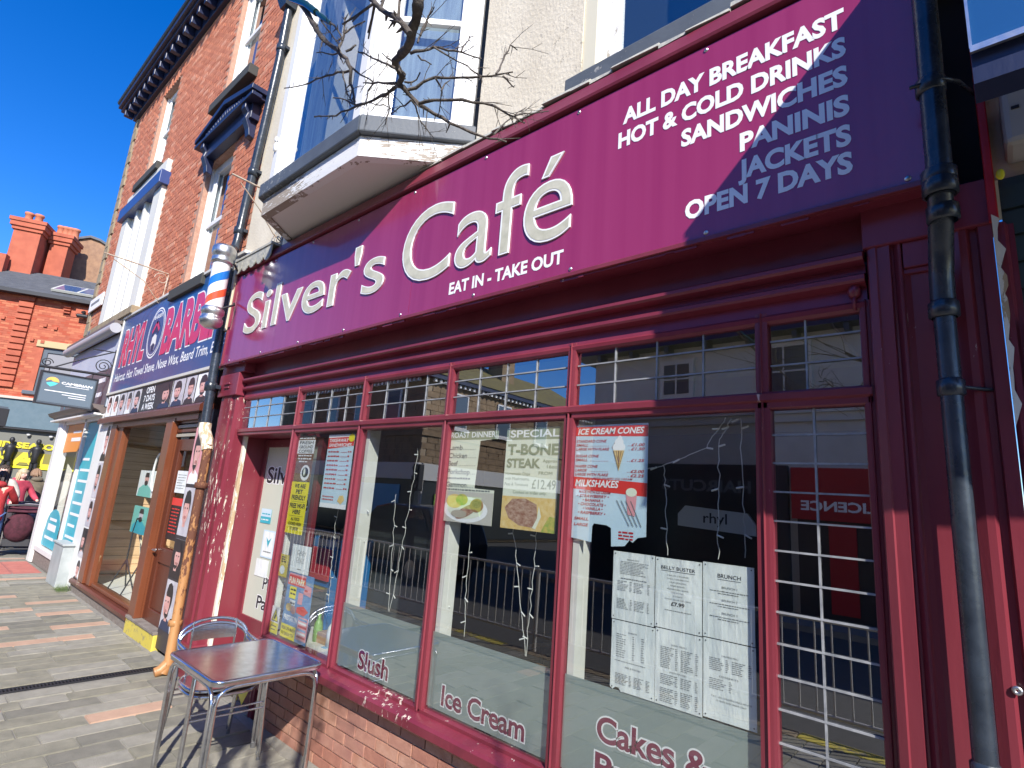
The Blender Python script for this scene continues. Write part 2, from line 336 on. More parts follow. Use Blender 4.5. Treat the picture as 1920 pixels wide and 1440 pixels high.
# ---- flat printed things (posters, stickers, photographs): a thin board plus print in layers
class Sheet:
    def __init__(s, name, label, cat, x0, x1, z0, z1, y, base, outline=None, group=None, parent=None, thick=0.0015, frame=None, plabel=None):
        if parent is None and y == 0.036: x0, x1, z0, z1 = x0 * KG, x1 * KG, 1.86 + (z0 - 1.86) * KG, 1.86 + (z1 - 1.86) * KG
        s.x0, s.x1, s.z0, s.z1, s.y = x0, x1, z0, z1, y; s.k = 0; s.g = {}; s.frame = frame
        org = frame((x0 + x1) / 2, z0, y) if frame else ((x0 + x1) / 2, y, z0)
        if parent is None: s.o = thing(name, label, cat, org, group)
        else: s.o = parent
        pts = outline or [(0, 0), (1, 0), (1, 1), (0, 1)]
        q = [s.p(a, b) for a, b in pts]; mb = MB()
        n_ = len(q)
        F = lambda X, Z, Y: frame(X, Z, Y) if frame else (X, Y, Z)
        vs = [F(a, b, y) for a, b in q] + [F(a, b, y + thick) for a, b in q]
        mb.add(vs, [tuple(range(n_)), tuple(range(n_, 2 * n_))[::-1]] + [(i, (i + 1) % n_, n_ + (i + 1) % n_, n_ + i) for i in range(n_)])
        s.b = obj('backing' if parent is None else name, mb, base, s.o)
        if parent is not None:
            s.o = s.b
            if plabel: s.b['label'] = plabel
    def p(s, a, b): return (s.x0 + (s.x1 - s.x0) * a, s.z0 + (s.z1 - s.z0) * b)
    def lay(s, m, layer):
        key = (m.name, layer)
        if key not in s.g: s.g[key] = (MB(), m, layer)
        return s.g[key][0]
    def Y(s, layer): s.k += 1; return s.y - 0.0006 * layer - s.k * 2.5e-6
    def poly(s, pts, m, layer=1):
        q = [s.p(a, b) for a, b in pts]; y = s.Y(layer)
        s.lay(m, layer).add([(s.frame(a, b, y) if s.frame else (a, y, b)) for a, b in q], [tuple(range(len(q)))])
    def rect(s, a0, a1, b0, b1, m, layer=1): s.poly([(a0, b0), (a1, b0), (a1, b1), (a0, b1)], m, layer)
    def oval(s, a, b, ra, rb, m, layer=1, n_=20, rot=0):
        pts = []
        for k in range(n_):
            t = 2 * math.pi * k / n_; u = ra * math.cos(t); v = rb * math.sin(t)
            pts.append((a + u * math.cos(rot) - v * math.sin(rot), b + u * math.sin(rot) + v * math.cos(rot)))
        s.poly(pts, m, layer)
    def text(s, t, a0, a1, b, cap, m, layer=2, bold=0.0, shear=0.0, align='l', out=0.0, slope=0.0, space=1.0):
        x0, z = s.p(a0, b); x1 = s.p(a1, b)[0] if a1 is not None else None
        text(s.lay(m, layer), t, x0, x1, z, cap * abs(s.z1 - s.z0), s.Y(layer), 0, bold, shear, out=out, align=align, frame=s.frame, slope=slope, space=space)
    def dashes(s, a0, a1, b, h, m, layer=2, lo=0.02, hi=0.07, gap=0.012, seed=0):
        rr = random.Random(seed * 7919 + int(b * 1000)); a = a0
        while a < a1 - lo:
            w_ = min(rr.uniform(lo, hi), a1 - a); s.rect(a, a + w_, b, b + h * rr.uniform(0.75, 1.0), m, layer); a += w_ + gap
    def done(s, pname='print'):
        nm = {}
        for (mn, l), (mb, m, _) in sorted(s.g.items(), key=lambda q: q[0][1]): obj('printed_' + ('lettering' if l >= 2 else 'area'), mb, m, s.o)
        return s.o

# ================================================================ THE GROUND
gr = obj('ground', MB().box(-90, 60, -80, 40, -0.6, -0.16), ASPH); gr['kind'] = 'structure'
rd = obj('road', MB().box(-90, 40, -9.6, -3.62, -0.158, -0.12), ASPH); rd['kind'] = 'structure'
bed = obj('pavement', MB().box(-70, 12, -3.45, 14, -0.16, -0.012), CONC); bed['kind'] = 'structure'
opp = obj('far_pavement', MB().box(-90, 40, -11.2, -9.6, -0.155, -0.01), CONC); opp['kind'] = 'structure'
kb = obj('kerb', MB(), CONC); bpy.data.objects.remove(kb)
kb = thing('kerb', None, None, (0, -3.5, -0.1)); kb['kind'] = 'structure'
for k in range(26):
    box('kerb_stone', (-16 + k * 0.9, -15.108 + k * 0.9, -3.63, -3.455, -0.15, 0.0), YELP if k % 5 in (1,) else SAND, kb, 0.01)
rng = random.Random(5)
pave_v = {}
def paver_mesh(L, wd, mi):
    key = (round(L, 2), wd, mi)
    if key not in pave_v:
        e = 0.004; mb = MB(); a, b = wd / 2 - 0.004, L / 2 - 0.004; z0, z1 = -0.02, 0.0
        mb.hexa([(-a, -b, z0), (a, -b, z0), (a, b, z0), (-a, b, z0), (-a + e, -b + e, z1), (a - e, -b + e, z1), (a - e, b - e, z1), (-a + e, b - e, z1)])
        pave_v[key] = mb.mesh('paver', PAVE[mi])
    return pave_v[key]
ORG[bed.name] = Vector((0, 0, 0))
TAN = [(-5.4, -0.92, -0.35), (-6.34, -1.24, -0.63), (-7.5, -0.94, -0.31), (-8.06, -1.6, -0.66), (-8.56, -0.66, -0.06), (-8.74, -1.5, -0.98), (-9.42, -0.66, -0.04), (-9.78, -1.5, -0.66), (-10.2, -0.68, -0.06), (-10.75, -1.3, -0.67), (-11.3, -0.55, -0.06), (-11.9, -0.9, -0.4), (-6.0, -2.0, -1.3), (-12.4, -0.5, -0.06)]
stuffb = MB(); W_ = 0.196; cnt = 0; x = -1.0
while x > -13.0:
    if not (-6.48 < x < -6.36):
        y = -0.03
        tans = [t for t in TAN if abs(t[0] - x) < W_ / 2]
        while y > -3.4:
            L = rng.choice([0.3, 0.42, 0.6, 0.6, 0.8]); mi = rng.choices([0, 1, 2, 3], [5, 4, 3, 0.25])[0]
            if tans:
                t = tans[0]
                if y <= t[2] + 0.03: L = t[2] - t[1]; mi = 3; tans = []
                elif y - L < t[2]: L = max(0.12, y - t[2])
            L = min(L, y + 3.44)
            if L < 0.05: break
            zz = rng.uniform(-0.0025, 0.0025)
            if x < -3.2 and y > -1.5 - max(0, (-x - 9)) * 0.0 and cnt < 295:
                o = piece('paving_block', paver_mesh(L, W_, mi), bed, (x, y - L / 2, zz)); o.rotation_euler = (rng.uniform(-.004, .004), rng.uniform(-.006, .006), 0); cnt += 1
            else:
                stuffb.box(x - W_ / 2 + .004, x + W_ / 2 - .004, y - L + .004, y - .004, -0.02, zz, mi)
            y -= L
    x -= 0.2
k = 0
while x > -16.9:
    y = -0.03
    if not (-14.6 < x < -13.0):
        while y > -3.4:
            L = rng.choice([0.42, 0.6, 0.8]); stuffb.box(x - W_ / 2 + .004, x + W_ / 2 - .004, y - L + .004, y - .004, -0.02, 0, rng.choices([0, 1, 2, 3], [5, 4, 3, 2])[0]); y -= L
    x -= 0.2
o = obj('paving_blocks', stuffb, PAVE, bed); o['kind'] = 'stuff'
tb = obj('tactile_paving', MB(), TACT); bpy.data.objects.remove(tb)
for i in range(4):
    for j in range(7):
        mb = MB().box(-14.55 + i * .4 + .004, -14.55 + (i + 1) * .4 - .004, -0.06 - (j + 1) * .4 + .004, -0.06 - j * .4 - .004, -0.02, 0.0)
        for q in range(6):
            mb.box(-14.55 + i * .4 + .03 + q * .06, -14.55 + i * .4 + .055 + q * .06, -0.06 - (j + 1) * .4 + .02, -0.06 - j * .4 - .02, 0.0005, 0.006)
        obj('tactile_slab', mb, TACT, bed)
# cement fillet against the walls
mb = MB(); xx = -1.0; pts = []
while xx > -11.5:
    pts.append((xx, rng.uniform(-0.10, -0.055))); xx -= 0.13
for (a, ya), (b, yb) in zip(pts, pts[1:]): mb.hexa([(b, yb, -0.012), (a, ya, -0.012), (a, 0.0, -0.012), (b, 0.0, -0.012), (b, yb, 0.0035), (a, ya, 0.0035), (a, 0.0, 0.02), (b, 0.0, 0.02)])
obj('cement_fillet', mb, CONC, bed)
# slot drain across the pavement
dr = thing('drainage_channel', 'narrow black slotted drain running out across the pavement from the foot of the rusty pipe', 'drain', (-6.42, -1.7, 0))
box('channel', (-6.475, -6.365, -3.4, -0.08, -0.02, -0.012), IRON, dr)
for s_ in (-1, 1): box('channel_edge', (-6.42 + s_ * .05 - .006, -6.42 + s_ * .05 + .006, -3.4, -0.08, -0.02, 0.002), IRON, dr)
gm = MB().box(-.043, .043, -.006, .006, -0.012, 0.0).mesh('grating_bar', IRON)
for k in range(130): piece('grating_bar', gm, dr, (-6.42, -0.1 - k * 0.025, 0))
# weed at the foot of the white shop
mb = MB(); r2 = random.Random(3)
for k in range(260):
    a = r2.uniform(-.17, .17); b = r2.uniform(-.10, .07); h = r2.uniform(.04, .16) * (1 - abs(a) * 3.2); d = Vector((r2.uniform(-.05, .05), r2.uniform(-.06, .03), max(h, .03)))
    p = Vector((-11.05 + a, -0.1 + b, 0)); mb.add([p + Vector((-.004, 0, 0)), p + Vector((.004, 0, 0)), p + d * .6 + Vector((.004, 0, 0)), p + d], [(0, 1, 2, 3)])
tag(obj('grass_tuft', mb, GRASS), 'tuft of green weed growing at the foot of the barber shopfront', 'weed')

# ================================================================ CAFE BUILDING
CB = thing('cafe_building', 'cream rendered building over a maroon café shopfront with a white bay window', 'building', (-3.2, 0, 0))
MX = [-4.728, -3.696, -2.717, -1.744, -0.764]          # left edges of the mullions
MW = 0.060
Z0, ZT, ZH = 0.64, 2.305, 2.69                         # sill, underside of transom, head
# upper rendered wall, with openings left for the bay and the right-hand window
mb = MB()
YW = 0.05
mb.box(-6.72, -5.28, YW, 0.35, 4.0, 9.5).box(-5.28, -2.72, YW, 0.35, 4.0, 4.42).box(-2.72, -1.80, YW, 0.35, 4.0, 9.5).box(-1.80, -0.55, YW, 0.35, 4.0, 4.44).box(-0.55, 0.03, YW, 0.35, 4.0, 9.5)
mb.box(-5.28, -2.72, YW, 0.35, 7.4, 9.5).box(-1.80, -0.55, YW, 0.35, 6.6, 9.5)
obj('rendered_wall', mb, CREAM, CB)
box('roof', (-6.72, 0.03, 0.0, 6, 9.5, 9.7), SLATE, CB)
# rooms behind
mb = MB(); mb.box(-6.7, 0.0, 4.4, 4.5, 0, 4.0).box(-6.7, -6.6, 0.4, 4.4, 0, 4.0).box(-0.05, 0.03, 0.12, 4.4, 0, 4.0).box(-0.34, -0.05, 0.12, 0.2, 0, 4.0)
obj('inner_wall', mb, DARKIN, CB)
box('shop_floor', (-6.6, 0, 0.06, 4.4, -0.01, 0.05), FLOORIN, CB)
box('shop_ceiling', (-6.6, 0, 0.16, 4.4, 2.86, 2.92), CEILIN, CB)
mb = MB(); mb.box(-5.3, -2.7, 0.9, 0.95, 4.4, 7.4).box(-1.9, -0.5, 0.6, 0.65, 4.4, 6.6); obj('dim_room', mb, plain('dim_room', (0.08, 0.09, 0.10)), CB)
# stall riser in brick
rb = obj('stall_riser', MB().box(MX[0] + 0.08, -0.30, 0.022, 0.14, 0, 0.52), MORT, CB)
bm_ = [MB().hexa([(-.106, 0, -.032), (.106, 0, -.032), (.106, .02, -.032), (-.106, .02, -.032), (-.106, 0, .032), (.106, 0, .032), (.106, .02, .032), (-.106, .02, .032)]).mesh('brick', m_) for m_ in BRICKS]
rng = random.Random(8)
for r in range(7):
    xx = MX[0] + 0.10 + (0.115 if r % 2 else 0)
    if r % 2: piece('brick', rng.choice(bm_), rb, (MX[0] + .10, 0.017, 0.037 + r * .074)).scale = (0.5, 1, 1)
    xx += .115
    while xx < -0.38:
        o = piece('brick', rng.choice(bm_), rb, (xx, 0.010 + rng.uniform(-.002, .003), 0.037 + r * .074)); o.rotation_euler = (0, rng.uniform(-.006, .006), rng.uniform(-.008, .008)); xx += 0.225
# timber sill
mb = MB().prism([(0.14, 0.52), (0.03, 0.52), (0.03, 0.535), (-0.055, 0.535), (-0.07, 0.548), (-0.07, 0.592), (-0.055, 0.606), (0.0, 0.622), (0.0, 0.64), (0.07, 0.65), (0.14, 0.65)], MX[0] + .02, -0.33)
obj('window_sill', mb, MARP, CB)
# mullions: flat back with a raised moulded face, and a splayed side
def mullion(x0, z0, z1, wd=MW, m=MAR):
    mb = MB().prism([(x0 - 0.006, 0.050), (x0 - 0.006, 0.022), (x0, 0.012), (x0, 0.002), (x0 + 0.012, 0.0), (x0 + wd * .42, 0.0), (x0 + wd * .5, -0.010), (x0 + wd * .58, 0.0), (x0 + wd - .012, 0.0), (x0 + wd, 0.002), (x0 + wd, 0.012), (x0 + wd, 0.050)][::-1], z0, z1, 'z')
    return mb
for i, x0 in enumerate(MX):
    obj('mullion', mullion(x0, Z0 - .01 if i else 0.0, ZT + .03), MARP if i < 2 else MAR, CB)
    obj('upper_mullion', mullion(x0 + .005, ZT + .06, ZH + .03, MW - .01), MAR, CB)
    # white painted inner post
    if 0 < i < 4: box('inner_post', (x0 + MW + .002, x0 + MW + .04, 0.053, 0.15, Z0, ZT + .02), WHITEJ, CB)
    elif i == 0: box('inner_post', (x0 + MW + .002, x0 + MW + .02, 0.053, 0.10, Z0, ZT + .02), WHITEJ, CB)
obj('window_jamb', mullion(-0.372, Z0 - .01, ZH + .02, .04), MAR, CB)
XL, XR = -5.87, -0.345
mb = MB().prism([(0.09, ZT), (0.006, ZT), (0.0, ZT + .006), (0.0, ZT + .028), (-0.012, ZT + .036), (-0.012, ZT + .062), (0.0, ZT + .072), (0.09, ZT + .078)][::-1], XL, XR)
obj('transom', mb, MAR, CB)
# frieze and mouldings under the sign
mb = MB().prism([(0.10, 2.67), (0.012, 2.67), (0.0, 2.682), (-0.004, 2.70), (0.004, 2.71), (0.012, 2.765), (-0.03, 2.775), (-0.036, 2.785), (-0.036, 2.802), (-0.02, 2.808), (0.0, 2.82), (0.004, 2.85), (-0.045, 2.858), (-0.055, 2.868), (-0.055, 2.884), (-0.03, 2.895), (0.02, 2.905), (0.04, 2.93), (0.04, 3.12), (0.10, 3.12)][::-1], -5.86, XR)
obj('frieze', mb, MARD, CB)
# top lights: leaded
def pane(name, x0, x1, z0, z1, y=0.028, m=GLASS): return box(name, (x0, x1, y, y + .004, z0, z1), m, CB)
def leads(pn, x0, x1, z0, z1, xs, zs, y=0.022):
    for xv in xs: box('glazing_bar', (xv - .0035, xv + .0035, y - .002, y + .004, z0, z1), CAME, pn)
    for zv in zs: box('glazing_bar', (x0, x1, y - .0035, y + .003, zv - .0035, zv + .0035), CAME, pn)
spans = [(XL, MX[0])] + [(MX[i] + MW, MX[i + 1]) for i in range(4)] + [(MX[4] + MW, -0.372)]
for i, (a, b) in enumerate(spans):
    pn = pane('top_light', a, b, ZT + .07, ZH, .028, GLASST)
    n_ = 3 if i < 5 else 1
    leads(pn, a, b, ZT + .07, ZH, [a + (b - a) * (q + 1) / (n_ + 1) - (0.03 if i == 5 else 0) for q in range(n_)], [ZT + .07 + (ZH - ZT - .07) * q / 3 + .01 for q in (1, 2)])
for i in range(1, 5):
    a, b = spans[i]; pane('shop_window', a, b, Z0, ZT)
a, b = spans[5]; pn = pane('leaded_window', a, b, Z0, ZT, .028, GLASST)
leads(pn, a, b, Z0, ZT, [-0.549], [2.20 - .113 * k for k in range(14)])
# frosted film and its lettering
for i, (a, b) in enumerate(spans[2:5]):
    f = box('frosted_film', (a + .001, b - .001, 0.0405, 0.042, Z0 + .02, 1.065), FILM, CB)
    lt = MB(); ww = MB()
    for s_, x0, x1, z, c in [(q[0], q[1] * .9905, q[2] * .9905, 1.86 + (q[3] - 1.86) * .9905, q[4]) for q in ([('Slush', -3.405, -3.075, 0.682, 0.108)], [('Ice Cream', -2.553, -1.932, 0.684, 0.100)], [('Cakes &', -1.502, -0.985, 0.828, 0.098), ('Pasties', -1.505, -1.02, 0.675, 0.098)])[i]]:
        text(ww, s_, x0, x1, z, c, 0.0397, bold=.03, out=.04); text(lt, s_, x0, x1, z, c, 0.0388, bold=.022)
    obj('lettering_outline', ww, TEXW, f); obj('lettering', lt, TEXM, f)
# left pilaster (peeling), entrance recess and door
P = MB().prism([(-6.34, 0.10), (-6.34, -0.02), (-6.31, -0.05), (-6.22, -0.05), (-6.205, -0.065), (-6.02, -0.065), (-6.005, -0.05), (-5.93, -0.05), (-5.90, -0.02), (-5.90, 0.10)], 0.0, 2.72, 'z')
lp = obj('left_pilaster', P, MARP, CB)
obj('pilaster_cap', MB().box(-6.36, -5.885, -0.085, 0.1, 2.72, 2.96).box(-6.20, -6.06, -0.10, -0.084, 2.84, 2.86).box(-6.19, -6.07, -0.10, -0.084, 2.80, 2.815).box(-6.36, -5.80, -0.075, 0.1, 2.96, 3.08), MARD, CB, .006)
obj('pilaster_plinth', MB().box(-6.36, -5.88, -0.08, 0.1, 0.0, 0.30), MARP, CB, .01)
box('peeling_strip', (-5.905, -5.855, 0.075, 0.11, 0.0, ZT + .02), STONEF, CB, .003)
mb = MB().box(-5.90, -5.872, 0.10, 0.34, 0, ZT + .05); obj('door_reveal', mb, MAR, CB)
box('recess_ceiling', (-5.87, MX[0], 0.09, 0.36, ZT + .001, ZT + .05), MARD, CB)
door = obj('entrance_door', MB().box(-5.865, -5.79, .30, .345, .02, 2.30).box(-4.78, -4.70, .30, .345, .02, 2.30).box(-5.79, -4.78, .30, .345, .02, .58).box(-5.79, -4.78, .30, .345, 2.22, 2.30).box(-5.70, -4.88, .292, .30, .14, .46), MAR, CB, .004)
dg = box('door_glass', (-5.79, -4.78, .315, .322, .58, 2.22), DFILM, door)
for s_, x0, x1, z, c in (('Silver\'s', -5.72, -4.86, 1.86, .155), ('Café', -5.20, -4.83, 1.63, .155), ('Pies &', -5.45, -5.0, .86, .11), ('Pasties', -5.52, -4.93, .68, .11)):
    a, b = MB(), MB(); text(a, s_, x0, x1, z, c, .3135, bold=.02, out=.04); text(b, s_, x0, x1, z, c, .3125, bold=.018)
    obj('door_lettering_outline', a, TEXW, dg); obj('door_lettering', b, TEXK, dg)
box('doorstep', (-5.86, -4.73, -0.01, 0.4, 0.0, 0.03), CONC, CB, .006)
obj('door_handle', MB().tube([(-4.80, .30, 1.0), (-4.80, .26, 1.0), (-4.80, .26, 1.22), (-4.80, .30, 1.22)], .009), ALU, door)
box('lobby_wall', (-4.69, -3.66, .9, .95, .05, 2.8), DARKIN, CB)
# right pilaster, panelled
mb = MB().prism([(-0.335, .1), (-0.335, -0.02), (-0.33, -0.028), (-0.305, -0.035), (-0.30, -0.028), (-0.262, -0.032), (-0.258, -0.012), (-0.252, -0.010), (-0.236, -0.026), (-0.228, -0.024), (-0.222, -0.008), (-0.205, 0.0), (-0.095, 0.0), (-0.085, -0.02), (-0.06, -0.03), (-0.04, -0.03), (-0.03, -0.012), (-0.012, -0.012), (-0.006, -0.03), (0.03, -0.03), (0.03, 0.1)], 0.0, 2.90, 'z')
rp = obj('right_pilaster', mb, MAR, CB)
obj('pilaster_panel_head', MB().box(-0.225, -0.09, -0.012, 0.01, 2.78, 2.80).box(-0.222, -0.09, -0.024, 0.01, 2.80, 2.90), MARD, CB, .003)
box('pilaster_cap', (-0.345, 0.035, -0.04, 0.1, 2.90, 3.07), MARD, CB, .006)
obj('flag_hook', MB().tube([(-0.385, 0.0 + .02 * math.cos(t), 2.70 + .022 * math.sin(t)) for t in [k * .5 for k in range(14)]], .006).lathe((-0.385, 0, 2.75), [(0.001, .03), (.02, .02), (.024, 0), (.02, -.02), (.001, -.03)], 12), MARD, CB)
for xx, z in ((-0.128, 2.56),): 
    obj('anchor_ring', MB().tube([(xx + .011 * math.cos(t), -0.008, z + .011 * math.sin(t)) for t in [k * math.pi / 8 for k in range(17)]], .0045), STEEL, CB)
obj('screw_head', MB().tube([(-0.03 + .008 * math.cos(t), -0.035, 1.43 + .008 * math.sin(t)) for t in [k * math.pi / 6 for k in range(13)]], .006), STEEL, CB)

# fascia box that carries the sign, with peeling edge and lead flashing
XF0, XF1 = -6.285, -0.082
mb = MB().prism([(0.08, 3.07), (-0.12, 3.045), (-0.125, 3.06), (-0.112, 3.066), (-0.112, 4.095), (-0.15, 4.10), (-0.155, 4.115), (-0.13, 4.20), (-0.10, 4.235), (0.08, 4.25)][::-1], XF0 - .02, XF1 + .01)
obj('fascia_board', mb, MARD, CB)
rf = random.Random(4); mb = MB(); xx = XF1
while xx > XF0:
    d = rf.uniform(.03, .12); 
    if rf.random() < .75: mb.box(xx - d, xx, -0.127 - rf.uniform(0, .006), -0.118, 3.04 - rf.uniform(0, .008), 3.055 + rf.uniform(-.004, .012), 0)
    xx -= d
obj('flaking_fascia_edge', mb, MARP, CB)['kind'] = 'stuff'
mb = MB(); xx = XF1 + .02
while xx > -3.0:
    d = rf.uniform(.10, .3); z1 = 4.245 + rf.uniform(-.012, .02); mb.hexa([(xx - d, -.135 + rf.uniform(-.01, .01), z1 - .03), (xx - .002, -.13, z1 - .03), (xx - .002, 0.06, z1), (xx - d, .06, z1), (xx - d, -.12, z1), (xx - .002, -.115, z1), (xx - .002, 0.06, z1 + .05), (xx - d, .06, z1 + .05)]); xx -= d
obj('lead_flashing', mb, LEAD, CB)
# the scalloped flashing at the left end
mb = MB(); sx = -6.29
prof = []
for k in range(5):
    c = -6.19 + k * .175
    prof += [(c + .082 * math.cos(t), 4.165 + .085 * math.sin(t)) for t in [math.pi + q * math.pi / 8 for q in range(9)]]
prof += [(prof[-1][0], 4.24), (prof[0][0], 4.24)]
mb.prism(prof, -.175, -.165, 'y'); mb.box(-6.29, -5.40, -.185, .05, 4.238, 4.262)
obj('scalloped_flashing', mb, LEAD, CB)

# ---- right upper window
uw = obj('upper_window', MB().box(-1.80, -1.70, .06, .14, 4.44, 6.6).box(-0.65, -0.55, .06, .14, 4.44, 6.6).box(-1.70, -0.65, .06, .14, 4.44, 4.50), plain('cream_surround', (.68, .63, .48)), CB, .004)
obj('sash_frame', MB().box(-1.70, -1.58, .13, .19, 4.50, 6.6).box(-.77, -.65, .13, .19, 4.5, 6.6).box(-1.58, -.77, .13, .19, 4.50, 4.58).box(-1.58, -.77, .13, .19, 5.5, 5.55), WHITE, uw, .004)
box('sash_pane', (-1.58, -.77, .16, .164, 4.58, 6.6), GLASSU, uw)
box('stone_sill', (-1.86, -0.5, -0.03, .14, 4.29, 4.44), SLATEY, CB, .008)

# ---- canted bay window
BY = -0.50; bL, bR, fL, fR = -5.34, -2.78, -4.93, -3.37
def can(o, z0, z1, mb, mi=0):
    """plan of the bay grown by o"""
    p = [(bL - o, YW), (fL - o * .7, BY - o), (fR + o * .7, BY - o), (bR + o, YW)]
    return mb.prism(p, z0, z1, 'z', mi)
bay = obj('bay_window', can(-.02, 4.405, 4.44, MB()), WHITE, CB)
obj('bay_soffit', can(.0, 4.255, 4.27, MB()), plain('soffit_paint', (.72, .68, .64), .6), bay)
def ring(o0, o1, z0, z1, m, nm, bev=.004):
    mb = MB(); A = [(bL - o1, YW), (fL - o1 * .7, BY - o1), (fR + o1 * .7, BY - o1), (bR + o1, YW)]; B = [(bL - o0, YW), (fL - o0 * .7, BY - o0), (fR + o0 * .7, BY - o0), (bR + o0, YW)]
    for i in range(3): mb.hexa([(A[i][0], A[i][1], z0), (A[i + 1][0], A[i + 1][1], z0), (B[i + 1][0], B[i + 1][1], z0), (B[i][0], B[i][1], z0), (A[i][0], A[i][1], z1), (A[i + 1][0], A[i + 1][1], z1), (B[i + 1][0], B[i + 1][1], z1), (B[i][0], B[i][1], z1)])
    return obj(nm, mb, m, bay, bev)
ring(-.06, 0.01, 4.24, 4.405, WHITEF, 'bay_apron', .002)
ring(-.08, .055, 4.41, 4.55, SLATEY, 'bay_sill', .012)
# posts and sashes on the three faces
def face(p, q, z0, z1, spec):
    """spec: list of (u0,u1,v0,v1,depth0,depth1,kind); u in metres from p, depth inwards"""
    p = Vector((p[0], p[1], 0)); q = Vector((q[0], q[1], 0)); d = (q - p).normalized(); nrm = Vector((-d.y, d.x, 0))
    if nrm.y < 0: nrm = -nrm
    L = (q - p).length
    for nm, m, items in spec(L):
        mb = MB()
        for u0, u1, v0, v1, a, b in items:
            P = [p + d * u0 + nrm * a, p + d * u1 + nrm * a, p + d * u1 + nrm * b, p + d * u0 + nrm * b]
            mb.hexa([(c.x, c.y, v0) for c in P] + [(c.x, c.y, v1) for c in P])
        obj(nm, mb, m, bay, .003 if m != GLASSU else 0)
def spec(wp, zm=5.47):
    def f(L):
        zt = 7.3
        return [('corner_post', WHITE, [(0, wp, 4.55, zt, 0, .10), (L - wp, L, 4.55, zt, 0, .10), (wp * .25, wp * .75, 4.55, zt, -.012, 0), (L - wp * .75, L - wp * .25, 4.55, zt, -.012, 0)]),
                ('sash_frame', WHITE, [(wp, wp + .06, 4.55, zt, .035, .09), (L - wp - .06, L - wp, 4.55, zt, .035, .09), (wp + .06, L - wp - .06, 4.55, 4.64, .045, .09), (wp + .06, L - wp - .06, zm, zm + .05, .03, .07)]),
                ('sash_pane', GLASSU, [(wp + .06, L - wp - .06, 4.64, zt, .065, .069)]),
                ('net_curtain', CURT, [(wp + .06, L - wp - .06, 4.64, zt, .16, .165)])]
    return f
face((fL, BY), (fR, BY), 0, 0, lambda L: [s for s in spec(.17, 6.95)(L) if s[0] != 'net_curtain'])
face((fR, BY), (bR, YW), 0, 0, spec(.11)); face((bL, YW), (fL, BY), 0, 0, spec(.11))
box('hanging_curtain', (-4.0, -3.6, -.30, -.27, 4.6, 6.3), CURT, bay)
# small hook and wasp-like bird figure kept as a white iron bracket
obj('post_ornament', MB().ell((-4.86, BY - .02, 4.92), (.03, .018, .05)).ell((-4.85, BY - .03, 4.99), (.02, .015, .03)), WHITE, bay)

# ================================================================ CAFE SIGN
SG = thing('cafe_sign', 'long magenta sign board reading Silver\'s Café above the maroon shopfront', 'sign', ((XF0 + XF1) / 2, -0.12, 3.07))
YS = -0.128
seam = [-6.27, -3.05, -0.09]
for a, b in zip(seam, seam[1:]): box('sign_panel', (a + .002, b - .002, YS, -0.1125, 3.075, 4.075), SIGNM, SG)
obj('sign_frame', MB().box(XF0, XF1, -.142, -.113, 3.048, 3.072).box(XF0, XF0 + .02, -.142, -.113, 3.072, 4.09).box(XF1 - .012, XF1, -.142, -.113, 3.072, 4.09), MAR, SG, .003)
def big(s_, x0, x1, z, cap, bold=.006, **k):
    w_, g_ = MB(), MB()
    text(w_, s_, x0, x1, z, cap, YS - .010, bold=bold, out=.003, depth=.008, **k); text(g_, s_, x0 + .003, x1 + .003, z, cap, YS - .0115, bold=bold - .010, **k)
    obj('raised_letter_edge', w_, TEXW, SG); obj('raised_letter_face', g_, TEXC, SG)
big("Silver's", -5.845, -3.405, 3.345, .42)
big('Café', -3.185, -1.672, 3.31, .545, bold=.002)
t_ = MB()
text(t_, 'EAT IN - TAKE OUT', -2.632, -1.716, 3.145, .075, YS - .002, bold=.034); obj('vinyl_lettering', t_, TEXW, SG)
for s_, x0, z in (('ALL DAY BREAKFAST', -1.362, 3.848), ('HOT & COLD DRINKS', -1.388, 3.712), ('SANDWICHES', -1.037, 3.577), ('PANINIS', -.762, 3.442), ('JACKETS', -.77, 3.308), ('OPEN 7 DAYS', -1.014, 3.188)):
    t_ = MB(); text(t_, s_, x0, -.350, z, .083, YS - .002, bold=.042); obj('vinyl_lettering', t_, TEXW, SG)
sm = MB().lathe((0, 0, 0), [(.001, -.006), (.009, -.004), (.011, 0)], 10).mesh('screw', STEEL)
for k in range(9):
    for z in (3.095, 4.055):
        o = piece('screw', sm, SG, (-6.1 + k * .74, YS - .001, z)); o.rotation_euler = (R_(-90), 0, 0)

# ---- posters on the inside of the café glass
YG = 0.036
KG = (2.352 + YG) / (2.352 + 0.060)
def lines(p, rows, m, a0, a1, h=.006, price=None, lo=.03, hi=.08, seed=1, layer=2):
    for k, b in enumerate(rows):
        rr = random.Random(seed * 31 + k); e = a0 + (a1 - a0) * rr.uniform(.6, 1.0)
        p.dashes(a0, e, b, h, m, layer, lo, hi, .012, seed + k)
        if price: p.dashes(price[0], price[1], b, h, m, layer, .03, .06, .008, seed + 50 + k)
